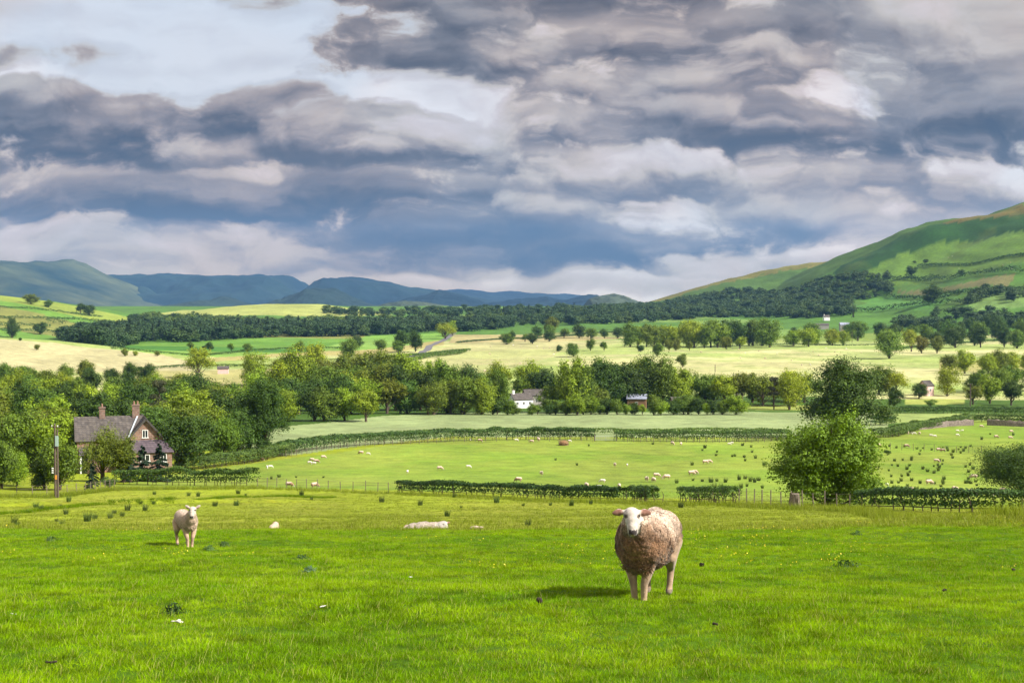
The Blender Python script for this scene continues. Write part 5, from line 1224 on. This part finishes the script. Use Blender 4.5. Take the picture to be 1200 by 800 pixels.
def pole(px, py, hpx, label, r_=.14, twin=False, arms=1):
    p = at(px, py); h = hpx * p.y / F; root = empty('utility_pole', p)
    V, Fq = tube([(0, 0, -.5), (0, 0, h * .5), (0, 0, h)], [r_, r_ * .9, r_ * .75], 10); link('pole', mesh_np('pole', V, Fq, [POLEW], smooth=True), root)
    V, Fs = joinp([slab([(-.03, -r_ - .02, h + .002), (.03, -r_ - .02, h + .002), (.03, r_, h + .002), (-.03, r_, h + .002)], .04)])
    link('cap', poly_mesh('cap', V, Fs, METAL), root)
    if twin:
        V, Fq = tube([(.24, .1, -.5), (.24, .1, h * .5), (.24, .1, h * .93)], [r_ * .95, r_ * .85, r_ * .7], 10); link('pole', mesh_np('pole', V, Fq, [POLEW], smooth=True), root)
        for z_ in (h * .33, h * .36, h * .39):
            link('insulator', boxm('insulator', (-.38, -.08, z_), (-.16, .06, z_ + .14), WHITE, .03), root)
        link('cable_box', boxm('cable_box', (.10, -.26, h * .70), (.42, -.12, h * .84), simple_mat('pale_green_box', (.30, .40, .38))), root)
        link('warning_plate', boxm('warning_plate', (.02, -.19, h * .25), (.24, -.165, h * .31), simple_mat('orange_plate', (.65, .28, .04))), root)
    for k in range(arms):
        bar((-.9 if not twin else -.35, 0, h - .35 - k * .5), (.9 if not twin else .6, 0, h - .35 - k * .5), .05, 'crossarm', POLEW, root)
        for s in (-.8, 0.02, .8):
            xx = s if not twin else s * .4; V, Fq = tube([(xx, 0, h - .3 - k * .5), (xx, 0, h - .12 - k * .5)], [.05, .035], 6); link('insulator', mesh_np('insulator', V, Fq, [WHITE]), root)
    return tag(root, label, 'utility pole')
POLEW = simple_mat('creosoted_wood', (.10, .075, .06), .85, (5., .4), .15, .4)
pole(65, 583, 87, 'dark double wooden utility pole in front of the left wood', .13, twin=True)
pole(1137, 481, 32, 'far wooden utility pole on the pale strip at right', .2, arms=1)
pole(998.5, 402, 14, 'thin distant pole in the field before the pinkish barn', .22, arms=0)
pole(838, 436, 9, 'tiny distant pole above the olive trees of the valley belt', .2, arms=0)
pole(864, 483, 22, 'thin pole among the pale trees left of the big round tree', .13, arms=1)
pole(637, 478, 17, 'thin pole just right of the white cottage', .13, arms=0)
# tree stump by the spreading tree
p = at(931, 594); b = bmesh.new(); bmesh.ops.create_cone(b, cap_ends=True, segments=14, radius1=.5, radius2=.34, depth=1.1, matrix=Matrix.Translation((0, 0, .45))); bmesh.ops.subdivide_edges(b, edges=b.edges[:], cuts=2)
for v in b.verts: v.co += Vector((random.gauss(0, .03), random.gauss(0, .03), random.gauss(0, .03) if v.co.z < .9 else random.gauss(0, .06)))
me = bpy.data.meshes.new('tree_stump'); b.to_mesh(me); b.free(); me.materials.append(DEADWOOD); tag(link('tree_stump', me, loc=p), 'old brown tree stump left of the spreading bright tree', 'stump')
# round bale feeder
p = at(660.5, 521.5); root = empty('bale_feeder', p); tag(root, 'round hay feeder with a brown bale standing in the pasture below the gate', 'hay feeder')
HAY = simple_mat('old_hay', (.26, .15, .08), .95, (4., .5), .05, .8)
b = bmesh.new(); ell(b, (0, 0, .42), (.95, .95, .55), seg=18)
for v in b.verts: v.co += Vector((random.gauss(0, .04), random.gauss(0, .04), random.gauss(0, .05)))
me = bpy.data.meshes.new('hay'); b.to_mesh(me); b.free(); me.materials.append(HAY); link('hay', me, root)
for z_ in (.08, .5, .95):
    q = [(math.cos(t) * 1.08, math.sin(t) * 1.08, z_) for t in np.linspace(0, 2 * math.pi, 25)]; V, Fq = tube(q, [.035] * 25, 5); link('ring', mesh_np('ring', V, Fq, [simple_mat('rusty_metal', (.22, .12, .07), .7)]), root)
for t in np.linspace(0, 2 * math.pi, 13)[:-1]: bar((math.cos(t) * 1.08, math.sin(t) * 1.08, .05), (math.cos(t) * 1.08, math.sin(t) * 1.08, .97), .025, 'upright', DEADWOOD, root)
# lane
def strip(pix, w, nm, mat, lift=.25):
    line = resample([tuple(at(*q))[:2] for q in pix], 4.); tang = np.gradient(line, axis=0); tang /= np.linalg.norm(tang, axis=1, keepdims=True); nor = np.stack([-tang[:, 1], tang[:, 0]], 1)
    V = []
    for k in range(len(line)):
        for s in (-1, 1):
            q = line[k] + nor[k] * s * w / 2; V.append((q[0], q[1], hz(*q) + lift))
    me = poly_mesh(nm, V, [(2 * k, 2 * k + 1, 2 * k + 3, 2 * k + 2) for k in range(len(line) - 1)], mat)
    return tag(link(nm, me), kind='structure')
strip([(440, 426), (470, 420.5), (494, 413.5), (501, 410), (504, 405), (514, 401), (521, 398), (528, 393), (533, 389)], 6., 'road', simple_mat('lane_tarmac', (.12, .115, .12), .9, (.3, .2)))
# ------------------------------------------------------------------ grass, rushes, weeds
def grass_material(name, c1, c2, c3):
    m, n, out = material(name)
    P = n('ShaderNodeNewGeometry').outputs['Position']; at_ = n('ShaderNodeAttribute', attribute_name='leaf')
    a = n.noise(P, .55, 4, .6); b = n.noise(P, 3.5, 3, .6)
    col = n.mix(n.mr(a, .38, .62, 0., 1., True), rgba(c1), rgba(c2))
    k = n.math('MULTIPLY', n.mr(b, .3, .7, .52, 1.40), n.mr(at_.outputs['Fac'], 0., 1., .65, 1.3))
    col = n.vmath('MULTIPLY', col, n('ShaderNodeCombineXYZ', i={0: k, 1: k, 2: k}))
    dry = n.mr(at_.outputs['Fac'], .93, .97, 0., .8)
    col = n.mix(dry, col, rgba(c3))
    d = n('ShaderNodeBsdfPrincipled', i={'Base Color': col, 'Roughness': .6, 'Specular IOR Level': .04})
    t = n('ShaderNodeBsdfTranslucent', i={'Color': n.mix(1., col, (1.2, 1.2, .5, 1), 'MULTIPLY')})
    n.set(out, 0, n('ShaderNodeMixShader', i={0: .35, 1: d, 2: t})); return m
def tuft(name, nb, h, spread, w, lean, mat, seed, segs=2):
    r = np.random.default_rng(seed); V = []; Fq = []; o = 0
    for k in range(nb):
        a = r.uniform(0, 6.28); rad = spread * math.sqrt(r.random()); b = np.array([math.cos(a) * rad, math.sin(a) * rad, -.01])
        d = np.array([math.cos(a + r.normal() * .8), math.sin(a + r.normal() * .8), 0]); L = h * r.uniform(.5, 1.2); ln = lean * r.uniform(.2, 1.4); f = r.uniform(0, 3.14); sd_ = np.array([math.cos(f), math.sin(f), 0]) * w * r.uniform(.7, 1.3) / 2
        pr = []
        for s in range(segs + 1):
            t = s / segs; c = b + d * L * ln * t ** 1.7 + np.array([0, 0, L * (t - .25 * ln * t * t)]); ww = (1 - t) ** .6 if s < segs else .12
            V += [c - sd_ * ww, c + sd_ * ww]
        for s in range(segs): Fq.append([o + 2 * s, o + 2 * s + 1, o + 2 * s + 3, o + 2 * s + 2])
        o += 2 * (segs + 1)
    me = mesh_np(name, np.array(V), np.array(Fq), [mat]); at_ = me.attributes.new('leaf', 'FLOAT', 'POINT')
    at_.data.foreach_set('value', np.repeat(r.random(nb), 2 * (segs + 1)).astype(np.float32)); return me
GNEAR = grass_material('near_grass', (.135, .265, .001), (.22, .35, .002), (.36, .32, .12))
GMID = grass_material('meadow_grass', (.17, .225, .016), (.21, .25, .03), (.34, .31, .14))
tn = [tuft('grass_tuft', 32, h_ * .75, .09, .0048, .8, GNEAR, 600 + k) for k, h_ in enumerate((.045, .055, .038, .075))]
def spread_grass(nm, N_, Y0, Y1, umax, protos, smin, smax, lab, logd=False, keepf=None, pick=None):
    Y = np.exp(rng.uniform(math.log(Y0), math.log(Y1), N_)) if logd else rng.uniform(Y0, Y1, N_)
    x = rng.uniform(-umax, umax, N_) * (Y + (9 if Y0 < 30 else 20))
    if keepf is not None:
        k = keepf(x, Y); x, Y = x[k], Y[k]
    N_ = len(x); z = height(x, Y); s = rng.uniform(smin, smax, N_) * (1 + .35 * fbm(x / 1.3, Y / 1.3, 3, 5))
    idx = rng.integers(0, len(protos), N_) if pick is None else pick(x, Y, N_)
    return scatter(nm, np.c_[x, Y, z], np.c_[rng.normal(0, .08, N_), rng.normal(0, .08, N_), rng.uniform(0, 6.28, N_)], np.c_[s, s, s], idx, protos, lab)
spread_grass('grass', 118000, 7.2, 35.5, .42, tn, .7, 1.25, 'short bright green grazed grass of the near field', keepf=None)
tm = [tuft('meadow_tuft', 14, .13, .16, .016, .8, GMID, 620 + k, 1) for k in range(3)]
spread_grass('grass', 72000, 33, 170, .40, tm, .6, 1.25, 'yellow green grass of the middle field', logd=True)
tt = [tuft('tall_tuft', 16, .50, .20, .016, .45, GMID, 630 + k, 2) for k in range(3)]
def strip_grass(pix, n_, wid, smin, smax, protos, lab):
    line = np.array([tuple(at(*q))[:2] for q in pix]); d = np.r_[0, np.cumsum(np.linalg.norm(np.diff(line, axis=0), axis=1))]; s = rng.uniform(0, d[-1], n_)
    x = np.interp(s, d, line[:, 0]) + rng.normal(0, .3, n_); y = np.interp(s, d, line[:, 1]) + rng.normal(0, wid, n_); sc_ = rng.uniform(smin, smax, n_)
    scatter('grass', np.c_[x, y, height(x, y)], np.c_[np.zeros(n_), np.zeros(n_), rng.uniform(0, 6.28, n_)], np.c_[sc_, sc_, sc_], rng.integers(0, len(protos), n_), protos, lab)
strip_grass([(860, 594), (960, 598), (1010, 601), (1220, 607)], 2200, 1.8, .5, 1.2, tt, 'tall seeding grass in front of the low right hedge')
strip_grass([(300, 572), (470, 579), (600, 585), (740, 590), (860, 593)], 1300, 1.2, .4, 1.3, tt, 'rough grass along the fence and clipped hedge')
strip_grass([(-10, 583), (60, 583), (135, 574), (300, 572.5)], 1500, 1.8, .5, 1.4, tt, 'rough grass below the garden hedge and utility pole')
GRUF = grass_material('coarse_dark_grass', (.09, .17, .002), (.14, .22, .003), (.2, .2, .1))
tr_ = [tuft('bank_shade_tuft', 14, .34, .25, .022, .6, GRUF, 640 + k, 1) for k in range(2)]
strip_grass([(-10, 603), (60, 596), (130, 589), (200, 585), (260, 583), (330, 581), (390, 583)], 2200, .7, .5, 1.0, tr_, 'dark grass line added as the shadow of the bank across the middle field')  # blades added to draw the dark shadow line of the bank
# darker clumps of ranker grass in the near field
tc_ = [tuft('rank_tuft', 34, .15, .16, .008, .8, GRUF, 650 + k, 2) for k in range(2)]
spread_grass('grass', 7500, 8, 33, .42, tc_, .3, .62, 'darker clumps of ranker grass in the near field', keepf=lambda x, Y: fbm(x / 1.6, Y / 1.6, 3, 909) > .22)
# buttercups
YEL = simple_mat('buttercup_yellow', (.80, .62, .02), .4)
def flower_mesh(sd_):
    r = np.random.default_rng(sd_); P = []; Nn = []
    for k in range(5): P.append((r.normal() * .12, r.normal() * .12, r.uniform(.05, .10)))
    P = np.array(P); Nn = np.tile([0, -.5, 1.], (5, 1)) + r.normal(size=(5, 3)) * .4
    V, Fq = leaf_quads(P, Nn, .015, r, .9); return mesh_np('buttercup', V, Fq, [YEL])
spread_grass('wildflowers', 700, 20, 40, .42, [flower_mesh(1), flower_mesh(2)], .8, 1.3, 'yellow buttercups scattered over the brow of the near field', keepf=lambda x, Y: (fbm(x / 3, Y / 3, 2, 333) > -.05))
# rushes: separate clumps one could count
def rush(seed):
    return tuft('rush_clump', 110, .52, .15, .024, .30, RUSHM, seed, 2)
RM = [rush(700 + k) for k in range(4)]
RD = tuft('dry_rush', 60, .5, .24, .02, .5, simple_mat('dead_rush', (.16, .11, .05), .9), 720, 2)
def put_rush(px, py, s, lab, grp='rush clumps in the fields'):
    p = at(px, py); o = link('rush_clump', RM[random.randrange(4)], None, p - Vector((0, 0, .03)), random.uniform(0, 6.28), (s * random.uniform(.9, 1.3), s * 1.1, s * random.uniform(.85, 1.1)))
    k = random.uniform(.8, 1.25); o.color = (k * random.uniform(.95, 1.2), k, k, 1); return tag(o, lab, 'rush clump', grp)
left = [(16.5, 614), (20, 616, .6), (42, 594.5), (47.5, 597.5), (80.5, 587), (70.5, 595, .8), (77.5, 602.5, 1.3), (102.5, 610.5, 1.3), (111, 608), (66.5, 611, .6), (73, 616, .8), (129.5, 607), (134, 601.5), (143, 605.5), (149.5, 598), (170, 598.5), (181, 579), (221, 581), (232, 581.5, 1.1), (252, 592.5), (277, 592), (279, 578.5, 1.2), (165, 590, .6), (180, 590, .6), (288, 581, .7),
        (353, 581, 1.4), (365, 585.5, .7), (447.5, 588.5, 1.2), (492.5, 592, 1.1), (532.5, 582.5), (582, 589, 1.2), (524, 604.5, 1.), (540.5, 595, .5), (347, 559.5, .7), (379, 559.5, .7), (327, 559, 1.2), (318, 561, .9), (651, 587, 1.2), (669.5, 592), (619, 616, .9), (798, 594.5, 1.), (692.5, 590.5, .7), (613, 592.5, .6), (645, 592, .6)]
left.sort(key=lambda q: q[0])
for i, q in enumerate(left):
    s = q[2] if len(q) > 2 else 1.; z_ = 'left half of the middle field' if i < 22 else 'centre of the middle field'; k_ = i if i < 22 else i - 22
    put_rush(q[0], q[1], s * (1.1 if q[1] < 600 else .75), 'dark green rush clump, %s from the left in the %s' % (ORD[k_], z_))
R2 = []
for _ in range(4000):
    px = rng.uniform(1000, 1160); py = rng.uniform(523, 578)
    if fbm(px / 25, py / 9, 2, 404) + .25 > rng.uniform(-.4, 1.) and all(abs(px - a_) > 3.2 or abs(py - b_) > 1.8 for a_, b_ in R2): R2.append((px, py))
    if len(R2) >= 112: break
R2.sort(key=lambda q: (int((q[1] - 523) // 11), q[0]))
rows = {}
for px, py in R2:
    b_ = int((py - 523) // 11); rows[b_] = rows.get(b_, 0) + 1
    put_rush(px, py, random.uniform(.85, 1.5), 'rush clump, %s from left, %s band of the rushy pasture at right' % (ORD[min(rows[b_] - 1, 39)], ['far', 'second', 'middle', 'fourth', 'near'][min(b_, 4)]))
R3 = [(866, 562), (873, 561), (879, 564), (884, 565), (889, 563), (868, 572), (875, 570), (893, 572), (862, 575), (845, 572), (850, 565), (840, 564), (837, 573), (826, 525), (840, 530), (839, 534), (858, 535), (861, 534.5), (872, 536), (873, 540), (881, 530), (885, 537), (811, 545), (765, 520.5), (793, 566), (823, 564), (833, 565), (812, 563), (651, 539), (676, 545), (690, 522.5), (870, 522), (880, 524), (823, 528), (826, 525), (895, 545), (1135, 566), (1150, 515), (1160, 509), (1187, 510)]
R3.sort(key=lambda q: q[0])
for i, (px, py) in enumerate(R3): put_rush(px + .01 * i, py, random.uniform(1., 1.7), 'small rush clump, %s from left among those before the spreading tree' % ORD[min(i, 39)])
# weeds, wool scraps and dung in the near field
WEED = leaf_material('thistle_green', (.07, .13, .035), .15)
def weed(seed, h, w, nl=160, leaf=.07):
    r = np.random.default_rng(seed); P = np.c_[r.normal(0, w / 2.4, nl), r.normal(0, w / 2.4, nl), r.uniform(.01, h, nl)]; P[:, 2] *= np.exp(-(P[:, 0] ** 2 + P[:, 1] ** 2) / w ** 2)
    return leaves_mesh('thistle', P, np.c_[P[:, 0] / w, P[:, 1] / w, np.full(nl, .6)] + r.normal(size=P.shape) * .5, leaf, WEED, r, asp=.35)
for i, (px, py, w, tnt, lab) in enumerate(((203, 719, .17, (.45, .55, .5), 'dark thistle clump above the pale wool scrap in the near grass'), (353, 657, .22, (.5, .6, .6), 'dark thistle clump in the near field right of the standing lamb'), (361, 672, .2, (1.5, 1.45, 2.6), 'pale bluish thistle just below the dark thistle clump'),
                                     (60, 634, .2, (1., 1., 1.), 'low green thistle near the brow at far left'), (262, 640, .16, (.8, .8, .8), 'low weed clump right of the standing lamb'), (245, 645, .2, (.9, 1., .8), 'broad low weed close to the feet of the standing lamb'), (1004, 627, .2, (.6, .7, .6), 'low dark weed in the grass below the spreading tree'),
                                     (992, 664, .3, (.6, .75, .6), 'wide low weed patch right of the big ewe'))):
    o = link('thistle', weed(800 + i, .11, w * .75, 110, .05), None, at(px, py)); o.color = (*tnt, 1); tag(o, lab, 'weed')
WOOL = simple_mat('wool_scrap', (.5, .48, .42), .95, (30., .2)); DUNG = simple_mat('dung', (.03, .022, .016), .9, (30., .4))
def scrap(px, py, sx, sz, mat, nm, lab, cat, seed):
    r = random.Random(seed); b = bmesh.new()
    for k in range(6): ell(b, (r.gauss(0, sx * .5), r.gauss(0, sx * .35), sz * r.uniform(.3, .9)), (sx * r.uniform(.3, .5), sx * r.uniform(.25, .4), sz * r.uniform(.5, .9)), seg=9)
    me = remeshed(b, max(sx * .12, .008), 1); me.materials.clear(); me.materials.append(mat); p = at(px, py); tag(link(nm, me, loc=p + Vector((0, 0, .02))), lab, cat)
for i, q in enumerate(((210, 731, .055, .012, 'pale scrap of wool below the dark thistle clump'), (378, 713, .035, .01, 'pale scrap of wool left of the middle of the near field'), (15, 722, .025, .01, 'small pale scrap of wool near the left frame edge'), (481, 678, .025, .01, 'tiny pale scrap of wool below the lying ewe'))): scrap(*q[:4], WOOL, 'wool_scrap', q[4], 'wool', i)
for i, q in enumerate(((632.5, 708, .035, .035, 'dark dung lump left of the big ewe'), (823, 665, .035, .04, 'dark dung lump right of the big ewe'), (836, 735, .03, .02, 'dark dung lump below right of the big ewe'), (1108, 694, .04, .02, 'dark dung lump in the grass at right'), (58, 780, .03, .015, 'dark dung lump in the bottom left grass'), (1187, 670, .03, .03, 'dark dung lump near the right frame edge'))): scrap(*q[:4], DUNG, 'dung', q[4], 'dung', 50 + i)
